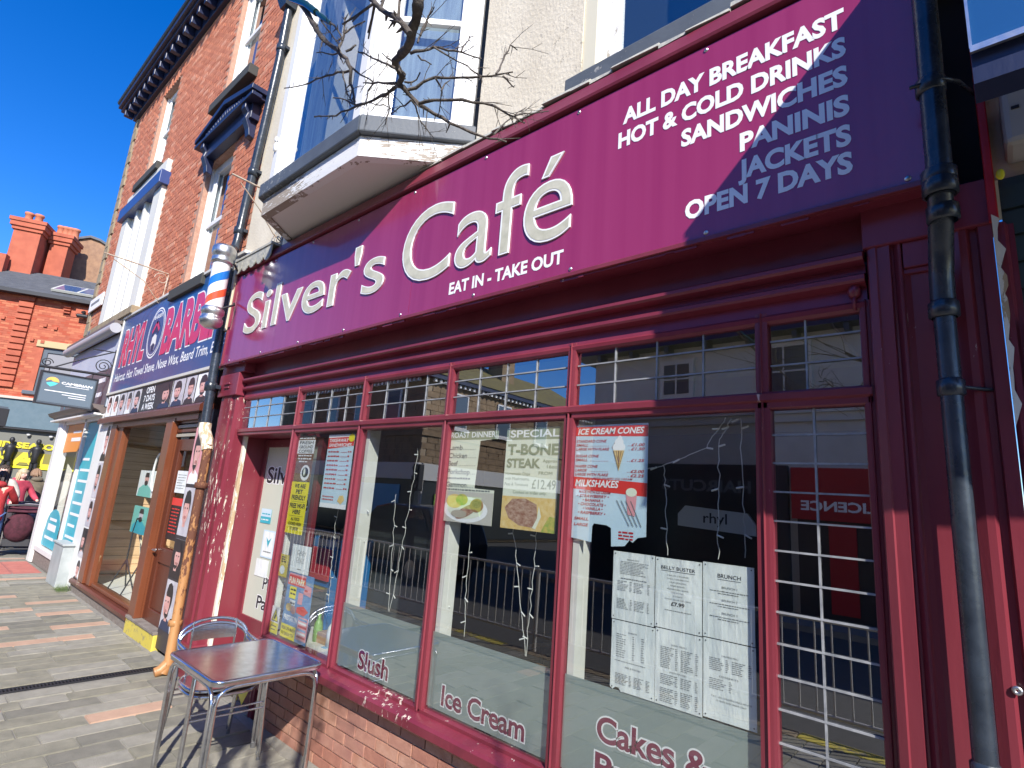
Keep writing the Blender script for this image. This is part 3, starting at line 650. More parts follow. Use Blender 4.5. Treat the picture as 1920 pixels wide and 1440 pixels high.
# ice cream cones
p = Sheet('ice_cream_poster', 'red and pale blue poster of ice cream cones and milkshakes with a torn bottom edge', 'poster', -1.708, -1.280, 1.69, 2.278, YG, PBLUE,
          outline=[(0, .02), (.30, .0), (.305, .13), (.33, .155), (.50, .15), (.56, .13), (.57, -.015), (.74, .0), (.80, .05), (.84, .035), (.90, .075), (1, .09), (1, 1), (0, 1)])
p.poly([(0, .905), (1, .89), (1, .985), (0, .985)], REDP); p.poly([(0, .44), (1, .40), (1, .51), (0, .545)], REDP)
p.text('ICE CREAM CONES', .05, .95, .918, .05, TEXW, 3, .03, .25); p.text('MILKSHAKES', .04, .64, .462, .055, TEXW, 3, .03, .2)
for t, b, e, pr in (('STANDARD CONE', .845, .46, None), ('SMALL', .81, .2, '£1.00'), ('LARGE WITH FLAKE', .775, .5, '£1.50'), ('SUGAR CONE', .715, .36, None), ('SMALL', .68, .2, '£1.25'), ('WAFER CONE', .625, .35, None), ('LARGE', .59, .2, '£2.00'), ('LARGE WITH FLAKE', .555, .5, '£2.25')):
    p.text(t, .03, e, b, .022, REDT, 2, .02, .25)
    if pr: p.text(pr, .79, .96, b, .022, REDT, 2, .02, .25); [p.rect(a, a + .008, b, b + .005, REDT, 2) for a in [e + .04 + q * .022 for q in range(int((.75 - e) / .022))] if not .50 < a < .74]
p.text('ALL WITH WHIPPY ICE CREAM', .2, .82, .535 - .005, .013, REDT, 4, .01, .25)
p.poly([(.535, .80), (.545, .79), (.60, .83), (.585, .86)], PBRN, 3)
for q in ((.63, .80, .085, .045), (.63, .845, .06, .035), (.64, .875, .03, .025)): p.oval(*q, TEXW, 3)
p.poly([(.555, .775), (.705, .775), (.635, .60)], CHIP, 4)
for q in range(4): p.poly([(.56 + q * .035, .77), (.566 + q * .035, .77), (.64, .62 + q * .02), (.635, .62 + q * .02)], PBRN, 5); p.poly([(.70 - q * .035, .77), (.694 - q * .035, .77), (.63, .62 + q * .02), (.636, .62 + q * .02)], PBRN, 5)
for t, b, a0, a1 in (('MADE WITH ICE CREAM', .405, .1, .54), ('• STRAWBERRY •', .37, .08, .52), ('• BANANA •', .335, .16, .44), ('• CHOCOLATE •', .30, .10, .48), ('• VANILLA •', .265, .17, .44), ('• RASPBERRY •', .228, .10, .48), ('SMALL', .175, .05, .25), ('LARGE', .135 - .01, .05, .25)): p.text(t, a0, a1, b, .023, REDT, 2, .02, .2)
p.poly([(.74, .42), (.88, .41), (.86, .24), (.77, .25)], PPINK, 3); p.oval(.81, .43, .07, .035, PCREAM, 4); [p.poly([(.62 + q * .06, .36), (.63 + q * .06, .36), (.80 + q * .05, .16), (.79 + q * .05, .16)], GREYP, 5) for q in range(4)]
lines(p, [.10, .075, .05], REDT, .66, .88, .014, seed=4); p.done()
# roast dinner
p = Sheet('roast_dinner_poster', 'cream roast dinner poster listing lamb, chicken, beef above a plate of food', 'poster', -2.705, -2.268, 1.708, 2.282, YG, PCREAM,
          outline=[(0, 0), (1, 0), (1, .355), (.62, .365), (.66, .87), (1, .89), (1, 1), (0, 1)])
p.rect(0, 1, .885, 1, PGREEN); p.text('ROAST DINNER', .04, .95, .91, .058, TEXW, 2, .02)
for t, b in (('Lamb', .775), ('Chicken', .685), ('Beef', .60), ('Porkchop', .51), ('Gammon', .37)):
    p.text(t, .04, {'Lamb': .31, 'Chicken': .42, 'Beef': .24, 'Porkchop': .50, 'Gammon': .46}[t], b, .052, GREYP, 2, .015)
    e = {'Lamb': .33, 'Chicken': .45, 'Beef': .27, 'Porkchop': .52, 'Gammon': .48}[t]
    while e < .60: p.rect(e, e + .012, b, b + .008, GREYP, 3); e += .035
p.dashes(.04, .55, .455, .02, GREYP, 2, seed=2); p.dashes(.04, .95, .335, .018, GREYP, 2, seed=3)
p.rect(0, 1, 0, .325, plain('tabletop_print', (.55, .52, .46)), 1); p.oval(.47, .14, .44, .135, TEXW, 2, 28); p.oval(.47, .145, .36, .10, PCREAM, 3, 28)
p.oval(.25, .22, .17, .075, CHIP, 4); p.oval(.40, .24, .12, .06, SALAD, 5); p.oval(.50, .12, .22, .055, STEAK, 5, rot=.3); p.oval(.70, .19, .13, .07, WOODT, 5); p.oval(.70, .205, .09, .04, PBRN, 6); p.oval(.36, .09, .16, .04, plain('gravy_print', (.45, .40, .32)), 6); p.done()
# special
p = Sheet('steak_poster', 'cream T-bone steak special poster with a photo of a steak', 'poster', -2.198, -1.806, 1.708, 2.278, YG, PCREAM)
p.rect(0, 1, .88, 1, PGREEN); p.text('SPECIAL', .08, .98, .905, .07, TEXW, 2, .02); p.text('T-BONE', .05, .98, .73, .10, PGREEN, 2, .04); p.text('STEAK', .05, .66, .60, .085, PGREEN, 2, .04)
p.text('Approx', .72, .98, .655, .03, PGREEN, 2); p.text('16oz', .80, .98, .60, .03, PGREEN, 2); p.text('FROM', .66, .90, .535, .03, PGREEN, 2); p.text('£12.49', .55, .97, .40, .085, PGREEN, 2, .01)
p.text('Homemade Chips', .03, .50, .525, .028, PGREEN, 2); p.text('with Mushrooms,', .03, .50, .475, .028, PGREEN, 2); p.text('Peas & Tomatoes', .03, .48, .42, .028, PGREEN, 2); p.text('Cooked to order only.', .2, .82, .345, .028, PGREEN, 2)
p.rect(0, 1, 0, .315, CHIP, 1); p.poly([(.06, .20), (.2, .29), (.45, .30), (.66, .25), (.68, .12), (.6, .03), (.35, .04), (.15, .10)], STEAK, 2); p.poly([(.76, .0), (1, .0), (1, .14), (.9, .15), (.82, .08)], SALAD, 3); p.poly([(.68, .12), (.6, .03), (.66, .02), (.75, .14), (.70, .24)], PCREAM, 3); p.done()
# takeaway sandwiches
p = Sheet('sandwich_menu_poster', 'tall red and white takeaway sandwiches price list with a yellow flash', 'poster', -4.188, -3.806, 1.70, 2.283, YG, PBLUE)
p.rect(0, 1, .95, 1, TEXW); p.poly([(0, .80), (1, .84), (1, .965), (0, .955)], REDP); p.text('TAKEAWAY', .05, .8, .895, .045, TEXW, 3, .03, .2, slope=0); p.text('SANDWICHES', .05, .92, .83, .045, TEXW, 3, .03, .2)
p.oval(.9, .95, .11, .055, PYEL, 4)
for k in range(9):
    p.dashes(.06, .52, .75 - k * .062, .022, REDT, 2, .05, .12, .02, k); p.dashes(.82, .95, .75 - k * .062, .022, REDT, 2, .05, .1, .02, k + 20); p.rect(.55, .80, .75 - k * .062, .755 - k * .062, REDT, 2)
p.dashes(.06, .5, .14, .018, REDT, 2, seed=3); p.dashes(.06, .5, .10, .018, REDT, 2, seed=4); p.rect(0, 1, 0, .06, TEXW, 1); p.poly([(.66, .10), (.80, .06), (.92, .12), (.86, .18), (.72, .17)], CHIP, 3); p.done()
# coffee + pet friendly
p = Sheet('coffee_poster', 'brown and white fresh ground coffee poster above the yellow notice', 'poster', -4.686, -4.398, 1.893, 2.285, YG, PBRN)
p.rect(0, 1, .60, .90, TEXW); 
for t, b in (('FRESH', .81), ('GROUND', .715), ('COFFEE', .62)): p.text(t, .1, .9, b, .065, TEXK, 2, .01)
p.dashes(.05, .95, .925, .03, TEXW, 2, .1, .2, .03, 1); p.dashes(.1, .9, .54, .035, TEXW, 2, .1, .2, .03, 2); p.dashes(.1, .9, .47, .035, TEXW, 2, .1, .2, .03, 3); p.dashes(.2, .8, .41, .03, TEXW, 2, .1, .2, .03, 4)
p.oval(.66, .18, .27, .17, TEXW, 2); p.oval(.66, .19, .19, .11, HAIRP, 3); p.oval(.62, .20, .06, .08, PCREAM, 4); p.done()
p = Sheet('pet_friendly_notice', 'bright yellow notice WE ARE PET FRIENDLY below the coffee poster', 'notice', -4.694, -4.398, 1.455, 1.886, YG, PYEL)
for t, b, c, a0, a1 in (('WE ARE', .88, .075, .2, .82), ('PET', .77, .075, .32, .7), ('FRIENDLY', .65, .085, .12, .9), ('FREE WI-FI', .49, .085, .08, .93), ('HERE', .38, .075, .3, .72), ('ALL FOOD', .25, .055, .26, .74), ('COOKED FRESH', .16, .055, .14, .88), ('TO ORDER', .07, .055, .26, .74)): p.text(t, a0, a1, b, c, TEXK, 2, .03)
p.rect(.12, .9, .61, .615, TEXK, 1); p.rect(.12, .9, .335, .34, TEXK, 1); p.done()
p = Sheet('cash_only_note', 'white sheet with handwritten cash only taped to the glass', 'note', -4.512, -4.21, 1.158, 1.378, YG, PAPER)
p.text('CASH', .3, .75, .68, .13, GREYP, 2, -.01, .1); p.text('ONLY', .28, .72, .42, .14, GREYP, 2, -.01, .1); p.rect(.3, .72, .38, .39, GREYP, 2); p.rect(.3, .72, .645, .655, GREYP, 2); p.dashes(.4, .65, .13, .04, GREYP, 2); p.done()
p = Sheet('small_yellow_card', 'small yellow card beside the handwritten note, behind the glass', 'card', -4.69, -4.55, 1.10, 1.278, YG, plain('dull_yellow', (.6, .5, .08)))
lines(p, [.85, .75, .65], TEXK, .15, .85, .06, lo=.1, hi=.3); p.oval(.4, .3, .3, .2, PAPER, 2); p.done()
p = Sheet('fun_park_poster', 'crowded blue fun park poster with a red banner low in the window', 'poster', -4.512, -4.107, .662, 1.162, YG, PMID)
p.poly([(.02, .80), (.72, .80), (.70, .95), (.04, .96)], REDP, 1); p.text('FUN PARK', .07, .68, .83, .085, PCREAM, 3, .04); p.rect(.05, .72, .955, .98, PPINK, 2); p.poly([(.68, .72), (.97, .70), (.96, .84), (.72, .86)], PPINK, 4); p.dashes(.72, .93, .76, .03, REDT, 5, .1, .2, .03)
p.rect(.14, .40, .60, .78, PYEL, 2); p.dashes(.18, .38, .72, .03, TEXK, 3, .05, .1, .02); p.dashes(.18, .38, .66, .03, TEXK, 3, .05, .1, .02, seed=3); p.rect(.2, .42, .50, .58, PAPER, 2); p.dashes(.23, .40, .52, .03, TEXK, 3, .05, .1, .02); p.rect(.5, .68, .55, .72, PPINK, 2)
p.rect(.0, .55, .22, .40, PMID, 2); p.text('PRESTATYN', .06, .58, .27, .07, TEXW, 3, .05); p.rect(0, .58, 0, .20, PYEL, 2); p.text('FRIDAY 29TH MARCH', .04, .55, .12, .045, TEXK, 3, .02); p.text('TO SUNDAY 7TH', .04, .52, .04, .045, TEXK, 3, .02)
p.poly([(.5, .42), (.8, .40), (.95, .48), (.75, .54), (.5, .50)], REDP, 3); p.rect(.62, 1, .05, .38, PPINK, 2)
for k in range(6): p.rect(.64, .96, .08 + k * .05, .11 + k * .05, (REDT, PAPER, PMID)[k % 3], 3)
p.oval(.2, .46, .12, .06, CHIP, 3); p.oval(.38, .44, .1, .06, SKINP, 4); p.done()
p = Sheet('warning_card', 'yellow and white warning triangle card in the bottom corner of the window', 'card', -4.70, -4.562, .655, .86, YG, TEXW)
p.rect(0, 1, 0, .40, PYEL); p.poly([(.08, .45), (.92, .45), (.5, .95)], TEXK, 1); p.poly([(.15, .48), (.85, .48), (.5, .89)], PYEL, 2); p.poly([(.35, .55), (.5, .52), (.65, .68), (.52, .74)], TEXK, 3); p.dashes(.2, .8, .25, .05, TEXK, 2, .1, .2, .03); p.dashes(.2, .8, .12, .05, TEXK, 2, .1, .2, .03, 4); p.done()
# six menu sheets
sheets = [(-1.448, -1.232, 1.360, 1.664), (-1.228, -1.012, 1.366, 1.662), (-1.008, -.797, 1.370, 1.668), (-1.444, -1.224, 1.058, 1.356), (-1.222, -1.010, 1.058, 1.362), (-1.006, -.795, 1.066, 1.366)]
labs = ['closely printed breakfast menu sheet, top left of the six sheets', 'BELLY BUSTER menu sheet, top middle of the six sheets', 'BRUNCH menu sheet, top right of the six sheets', 'burger price sheet with a torn lower edge, bottom left of the six', 'closely printed main meals sheet, bottom middle of the six sheets', 'children\'s menu sheet, bottom right of the six sheets']
for k, (x0, x1, z0, z1) in enumerate(sheets):
    ol = [(0, .03), (.06, .0), (.12, .04), (.2, .045), (.26, -.01), (.3, .0), (1, .0), (1, 1), (0, 1)] if k == 3 else None
    p = Sheet('menu_sheet', labs[k], 'menu', x0, x1, z0, z1, YG, PAPER, ol, 'menu sheets pinned inside the window')
    for a in (.05, .95):
        for b in (.04, .965): p.oval(a, b, .014, .01, TEXK, 3, 8)
    if k == 0:
        p.text('BREAKFASTS', .35, .63, .88, .02, GREYP); lines(p, [.85 - q * .022 for q in range(9)], GREYP, .18, .92, .008, seed=3)
        for q in range(7): lines(p, [.56 - q * .022], GREYP, .12, .4, .008, (.42, .48), seed=q); lines(p, [.56 - q * .022], GREYP, .52, .8, .008, (.84, .9), seed=q + 9)
        p.dashes(.2, .85, .60, .015, GREYP, 2); 
        for q in range(7): lines(p, [.30 - q * .022], GREYP, .12, .42, .008, (.44, .5), seed=q + 20); lines(p, [.30 - q * .022], GREYP, .54, .8, .008, (.84, .9), seed=q + 29)
    elif k == 1:
        p.text('BELLY BUSTER', .13, .86, .84, .048, TEXK, 2, .0); p.rect(.13, .86, .815, .821, TEXK, 2)
        for q, (t, a) in enumerate((('2 BACON, 2 SAUSAGES,', .26), ('2 EGGS, 2 HASHBROWNS,', .26), ('2 BLACKPUDDING,', .31), ('FRIED BREAD,', .34), ('MUSHROOMS, BEANS,', .27), ('TOMATOES,', .36), ('2 TOAST', .40), ('MUG OF TEA OR CUP COFFEE', .22))): p.text(t, a, 1 - a, .75 - q * .048, .018, GREYP, 2)
        p.text('£7.99', .36, .64, .335, .05, TEXK, 2, .02); p.dashes(.22, .78, .26, .010, GREYP, 2)
    elif k == 2:
        p.text('BRUNCH', .3, .75, .81, .052, TEXK, 2, .0); p.rect(.3, .75, .785, .79, TEXK, 2)
        for q in range(3):
            b = .67 - q * .17; p.text('BRUNCH %d' % (q + 1), .38, .68, b, .028, GREYP, 2); p.dashes(.14, .9, b - .045, .012, GREYP, 2, seed=q); p.dashes(.3, .7, b - .075, .012, GREYP, 2, seed=q + 5)
    elif k == 3:
        p.text('BURGERS', .4, .6, .84, .02, GREYP)
        for q in range(11): lines(p, [.80 - q * .032], GREYP, .12, .36, .01, (.5, .56), seed=q); p.dashes(.70, .77, .80 - q * .032, .01, GREYP, 2, seed=q)
        p.dashes(.1, .8, .42, .01, GREYP, 2); p.text('PIES & PASTIES', .35, .7, .34, .022, GREYP)
        for q in range(8): lines(p, [.24 - q * .02], GREYP, .12, .42, .008, (.44, .5), seed=q + 3); lines(p, [.24 - q * .02], GREYP, .55, .78, .008, (.82, .9), seed=q + 8)
    else:
        p.text('MAIN MEALS' if k == 4 else 'CHILDRENS MENU', .36, .68, .80, .02, GREYP)
        for q in range(12 if k == 4 else 7): lines(p, [.76 - q * .024], GREYP, .12, .42, .009, (.44, .5), seed=q + k); lines(p, [.76 - q * .024], GREYP, .56, .82, .009, (.86, .92), seed=q + 8)
        p.text('JACKET POTATOES' if k == 4 else 'DESSERTS', .32, .68, .44 if k == 4 else .54, .02, GREYP)
        for q in range(6): lines(p, [(.40 if k == 4 else .50) - q * .024], GREYP, .12, .45, .009, (.50, .56) if k == 5 else (.44, .5), seed=q + k); (k == 4) and lines(p, [.40 - q * .024], GREYP, .56, .82, .009, (.86, .92), seed=q + 8)
        if k == 4:
            for q in range(8): lines(p, [.22 - q * .024], GREYP, .12, .45, .009, (.44, .5), seed=q + k); lines(p, [.22 - q * .024], GREYP, .56, .82, .009, (.86, .92), seed=q + 8)
        else: p.text('T & C - ALL CHILDRENS MEALS ARE FOR', .16, .92, .28, .02, GREYP); p.text('12 YEARS AND UNDER ONLY', .26, .82, .235, .02, GREYP)
    p.done()
# notices on the entrance door
for (x0, x1, z0, z1, m, lab) in ((-5.72, -5.50, 1.46, 1.60, PTEAL, 'small teal and white sticker on the entrance door glass'), (-5.60, -5.34, 1.14, 1.40, PBLUE, 'pale notice with a blue tick shape on the entrance door'), (-5.66, -5.40, .96, 1.12, PAPER, 'blank white card low on the entrance door glass')):
    p = Sheet('door_notice', lab, 'notice', x0, x1, z0, z1, .310, m)
    if m is PTEAL: p.rect(0, 1, .45, 1, PBLUE); p.dashes(.1, .9, .6, .1, PTEAL, 2, .1, .3, .04); p.dashes(.1, .9, .2, .1, PAPER, 2, .1, .3, .04)
    if m is PBLUE: p.rect(.06, .94, .05, .95, PAPER); p.poly([(.3, .75), (.5, .38), (.7, .75), (.5, .62)], PTEAL, 2); p.dashes(.2, .8, .2, .05, GREYP, 2, .1, .2)
    p.done()

# ---- string lights hung behind the glass
WIRE = plain('clear_wire', (.62, .62, .58), .3); BULB = plain('led_stub', (.85, .85, .80), .3)
def strand(pts, lab, n_=None):
    o = thing('fairy_light_strand', lab, 'fairy lights', (pts[0][0], .12, pts[0][1]), 'fairy light strands behind the glass')
    P = [Vector((a, .12, b)) for a, b in pts]; rr = random.Random(int(abs(pts[0][0]) * 977)); Q = []
    for a, b in zip(P, P[1:]):
        for k in range(8): Q.append(a.lerp(b, k / 8) + Vector((rr.uniform(-.006, .006), rr.uniform(-.006, .006), 0)))
    Q.append(P[-1]); obj('wire', MB().tube(Q, .0022, 5), WIRE, o)
    L = sum((b - a).length for a, b in zip(P, P[1:])); n_ = max(2, int(L / .13))
    for k in range(n_):
        q = Q[int((k + .6) / n_ * (len(Q) - 1))]; s_ = 1 if k % 2 else -1
        obj('bulb', MB().tube([q, q + Vector((s_ * .030, -.005, rr.uniform(-.018, .010)))], .0042, 6), BULB, o)
strand([(-3.59, 1.88), (-3.612, 1.55), (-3.638, 1.09)], 'fairy light strand nearest the left side of the Slush window')
strand([(-3.284, 1.846), (-3.253, 1.5), (-3.215, 1.07)], 'middle fairy light strand of the Slush window')
strand([(-3.089, 2.171), (-3.111, 1.83), (-3.145, 1.5), (-3.206, 1.07)], 'fairy light strand at the right of the Slush window, starting high')
strand([(-2.72, 1.72), (-2.66, 1.3), (-2.616, 1.07)], 'fairy light strand at the left of the Ice Cream window')
strand([(-2.50, 1.75), (-2.49, 1.4), (-2.472, 1.06)], 'straight fairy light strand second from the left, Ice Cream window')
strand([(-2.15, 1.72), (-2.08, 1.4), (-2.001, 1.06)], 'slanting fairy light strand at the right of the Ice Cream window')
strand([(-1.975, 1.72), (-1.985, 1.4), (-1.995, 1.06)], 'fairy light strand next to the Ice Cream window\'s right mullion')
strand([(-1.305, 2.064), (-1.23, 2.078), (-1.215, 1.9), (-1.20, 1.67)], 'fairy light strand beside the ice cream poster')
strand([(-1.23, 2.078), (-1.022, 2.162), (-.93, 2.30)], 'fairy light wire running up to the transom over the menu sheets')
strand([(-.90, 2.29), (-.962, 2.20), (-.964, 1.95), (-.966, 1.68)], 'fairy light strand hanging in front of the dark café interior')
strand([(-.88, 2.29), (-.865, 2.29), (-.858, 1.95), (-.853, 1.70)], 'fairy light strand beside the right-hand mullion')
strand([(-4.003, 1.69), (-4.01, 1.45), (-3.98, 1.2), (-3.96, 1.0)], 'fairy light strand under the sandwich price list')

# ---- inside the café: tables, chairs, drinks cooler
def round_chair_back(o, x, y):
    obj('chair_back', MB().tube([(x + .20 * math.cos(t), y + .20 * math.sin(t), .80) for t in [math.pi * (-.1 + q / 10 * 1.2) for q in range(11)]], .016), WOODT, o)
def cafe_table(x, y, lab):
    o = thing('cafe_table', lab, 'table', (x, y, .05), 'tables inside the café')
    obj('tabletop', MB().box(x - .38, x + .38, y - .3, y + .3, .76, .785), WOODT, o, .004); obj('pedestal', MB().lathe((x, y, .05), [(.22, 0), (.22, .02), (.04, .05), (.04, .70), (.1, .71)], 16), IRON, o)
    return o
cafe_table(-3.0, .75, 'pine topped table inside behind the Slush window'); cafe_table(-1.75, .70, 'pine topped table inside behind the Ice Cream window'); cafe_table(-.75, .8, 'pine topped table inside behind the menu sheets')
def cafe_chair(x, y, lab):
    o = thing('cafe_chair', lab, 'chair', (x, y, .05), 'chairs inside the café')
    obj('seat', MB().lathe((x, y, .46), [(.001, .04), (.19, .04), (.2, .02), (.19, 0), (.001, 0)], 20), WOODT, o)
    for a in range(4): obj('leg', MB().tube([(x + .15 * math.cos(a * 1.57 + .8), y + .15 * math.sin(a * 1.57 + .8), .46), (x + .2 * math.cos(a * 1.57 + .8), y + .2 * math.sin(a * 1.57 + .8), .05)], .014), IRON, o)
    round_chair_back(o, x, y); obj('back_post', MB().tube([(x - .17, y + .1, .47), (x - .19, y + .08, .82)], .012).tube([(x + .17, y + .1, .47), (x + .19, y + .08, .82)], .012), IRON, o)
cafe_chair(-2.45, .62, 'curved back pine chair between the two inside tables'); cafe_chair(-1.25, .55, 'curved back pine chair just behind the torn menu sheet'); cafe_chair(-2.6, 1.2, 'pine chair on the far side of the inside tables')
o = thing('drinks_cooler', 'blue drinks cooler standing inside the narrow window', 'cooler', (-4.75, .62, .05))
obj('cabinet', MB().box(-5.0, -4.5, .45, .85, .05, 1.40), plain('cooler_blue', (.02, .16, .42)), o, .01); obj('front_panel', MB().box(-4.97, -4.53, .435, .449, .15, 1.0), plain('cooler_front', (.10, .12, .14), .2), o); obj('header', MB().box(-4.97, -4.53, .43, .448, 1.05, 1.32), plain('cooler_header', (.5, .04, .05)), o)
for k, (xx, c, lab) in enumerate(((-4.22, (.25, .45, .15), 'green spray bottle on the window ledge'), (-4.02, (.75, .77, .78), 'white bottle on the window ledge'))):
    b_ = obj('bottle', MB().lathe((xx, .22, .66), [(.001, 0), (.035, 0), (.037, .10), (.03, .14), (.012, .17), (.012, .21), (.001, .21)], 14), plain('bottle_%d' % k, c, .3)); tag(b_, lab, 'bottle')
o = tag(obj('storage_box', MB().box(-4.2, -3.9, .20, .42, .66, .74), plain('tan_box', (.5, .33, .2)), None, .004), 'tan cardboard box lying on the window ledge', 'box')
o = tag(obj('cable_coil', MB().tube([(-4.02 + .10 * math.cos(t) * (1 - t * .004), .16 + t * .0015, .56 + .10 * math.sin(t)) for t in [k * .4 for k in range(60)]], .008, 6), plain('blue_hose', (.15, .35, .55))), 'coiled pale blue hose inside the lower window', 'hose')
# flush ledge carrying them
box('window_ledge', (-4.66, -3.72, .10, .44, .62, .66), WHITEJ, CB)
# plain yellow panel standing for a yellow-green patch of the café ceiling
o = thing('ceiling_panel', 'cream ceiling panel seen through the window over the menu sheets', 'light', (-1.2, .9, 2.85)); obj('panel', MB().box(-1.9, -.6, .45, 1.5, 2.83, 2.858), plain('yellow_panel', (.62, .64, .30)), o)

# ================================================================ RIGHT-HAND SIDE: drainpipe and neighbour
dp = thing('drainpipe', 'black cast-iron drainpipe at the right end of the maroon café shopfront', 'drainpipe', (-0.11, -0.1, 0))
PX = -0.115
obj('lower_pipe', MB().tube([(PX, -.085, 0.0), (PX, -.085, 2.62)], .031, 20), PIPE, dp)
obj('middle_pipe', MB().tube([(PX, -.085, 2.60), (PX + .002, -.085, 2.72), (PX + .010, -.12, 2.82), (PX + .022, -.20, 2.92), (PX + .028, -.22, 3.02)], .036, 20), PIPE, dp)
obj('upper_pipe', MB().tube([(PX + .028, -.215, 2.95), (PX + .034, -.215, 4.4), (PX + .04, -.1, 4.7), (PX + .04, -.02, 4.8), (PX + .04, -.02, 7.0)], .037, 20), PIPE, dp)
for z, y, r in ((2.60, -.085, .044), (2.33, -.085, .039), (2.98, -.22, .050), (3.02, -.215, .050), (2.90, -.19, .046), (1.20, -.085, .038), (3.37, -.215, .044)):
    obj('collar', MB().lathe((PX + (.026 if y < -.15 else 0), y, z), [(r - .008, -.03), (r, -.025), (r, .022), (r - .008, .03)], 20), PIPE, dp)
obj('bracket', MB().tube([(PX, -.085 - .036, 2.33), (PX + .07, -.04, 2.33), (.0, .0, 2.33)], .006), PIPE, dp); obj('bracket', MB().tube([(PX - .03, -.25, 3.37), (PX + .06, -.24, 3.37), (PX + .1, -.15, 3.40), (.03, .0, 3.42)], .007), PIPE, dp)

NB = thing('neighbour_shop', 'neighbouring shop with a cream panel, dark shutter and red frame at the right edge', 'building', (.9, 0, 0))
obj('shop_wall', MB().box(.035, 3.2, .06, .4, 3.10, 8.0), CREAM, NB); obj('shutter', MB().box(.06, 3.0, .02, .05, .1, 3.08), plain('dark_green_shutter', (.035, .06, .06), .5), NB)
for k in range(30): box('shutter_slat', (.06, 3.0, .008, .02, .12 + k * .098, .205 + k * .098), MATS['dark_green_shutter'], NB)
obj('red_post', MB().box(.024, .050, -.05, .06, 2.90, 3.6), paint('red_post_paint', (.42, .012, .012), (.5, .02, .02), under=(.6, .55, .45), peel=.62, pscale=9), NB, .004)
obj('shop_post', MB().prism([(.034, .1), (.034, -.02), (.045, -.03), (.06, -.03), (.07, 0), (.085, .0), (.09, .1)], 0, 2.9, 'z'), MARP, NB)
rf = random.Random(9); pts = [(.035, 2.92)]; z = 2.90
while z > 2.25: pts.append((.045 + rf.uniform(0, .020) - (2.9 - z) * .010, z)); z -= rf.uniform(.02, .05)
pts.append((.036, 2.2)); 
obj('peeling_paint_flap', MB().prism([(a - .004, b) for a, b in pts], -.062, -.056, 'y'), STONEF, NB)
obj('meter_box', MB().box(.085, .36, -.10, .06, 3.14, 3.36), plain('grey_meter_box', (.42, .40, .37), .5), NB, .02)
obj('vent_slot', MB().box(.11, .13, -.105, -.098, 3.26, 3.27).box(.15, .26, -.105, -.098, 3.23, 3.24), IRON, NB)
tag(obj('yellow_tag', MB().ell((.066, -.056, 3.06), (.012, .006, .02)), PYEL), 'small yellow tag fixed to the red post', 'tag')
obj('conduit', MB().tube([(.10, -.03, .2), (.10, -.03, 2.55)], .018).tube([(.14, -.02, .2), (.14, -.02, 2.4)], .012), plain('grey_conduit', (.3, .33, .36), .4), NB)
CN = thing('projecting_sign_box', 'navy sign box with a mirror-like blue face jutting out over the next shop', 'sign', (.9, -.75, 2.95))
x0, x1, yf = 0.018, 2.2, -.74
obj('casing', MB().box(x0, x1, -.79, -.705, 2.93, 3.99), NAVY, CN)
obj('canopy_sheet', MB().prism([(-.80, 3.985), (.05, 4.30), (.05, 4.33), (-.80, 4.015)], x0, x1), NAVY, CN)
obj('end_cheek', MB().prism([(-.705, 3.55), (-.70, 3.985), (.05, 4.29), (.05, 4.05)], x0, x0 + .012), NAVY, CN)
yf = -.79
box('face_panel', (x0 + .002, x1, yf - .012, yf - .001, 3.02, 3.97), ACRY, CN); box('face_trim', (x0 - .001, x1, yf - .022, yf - .013, 3.005, 3.022), STEEL, CN); obj('face_edge', MB().box(x0 - .002, x0 + .004, yf - .016, yf - .0125, 3.02, 3.97), STEEL, CN)

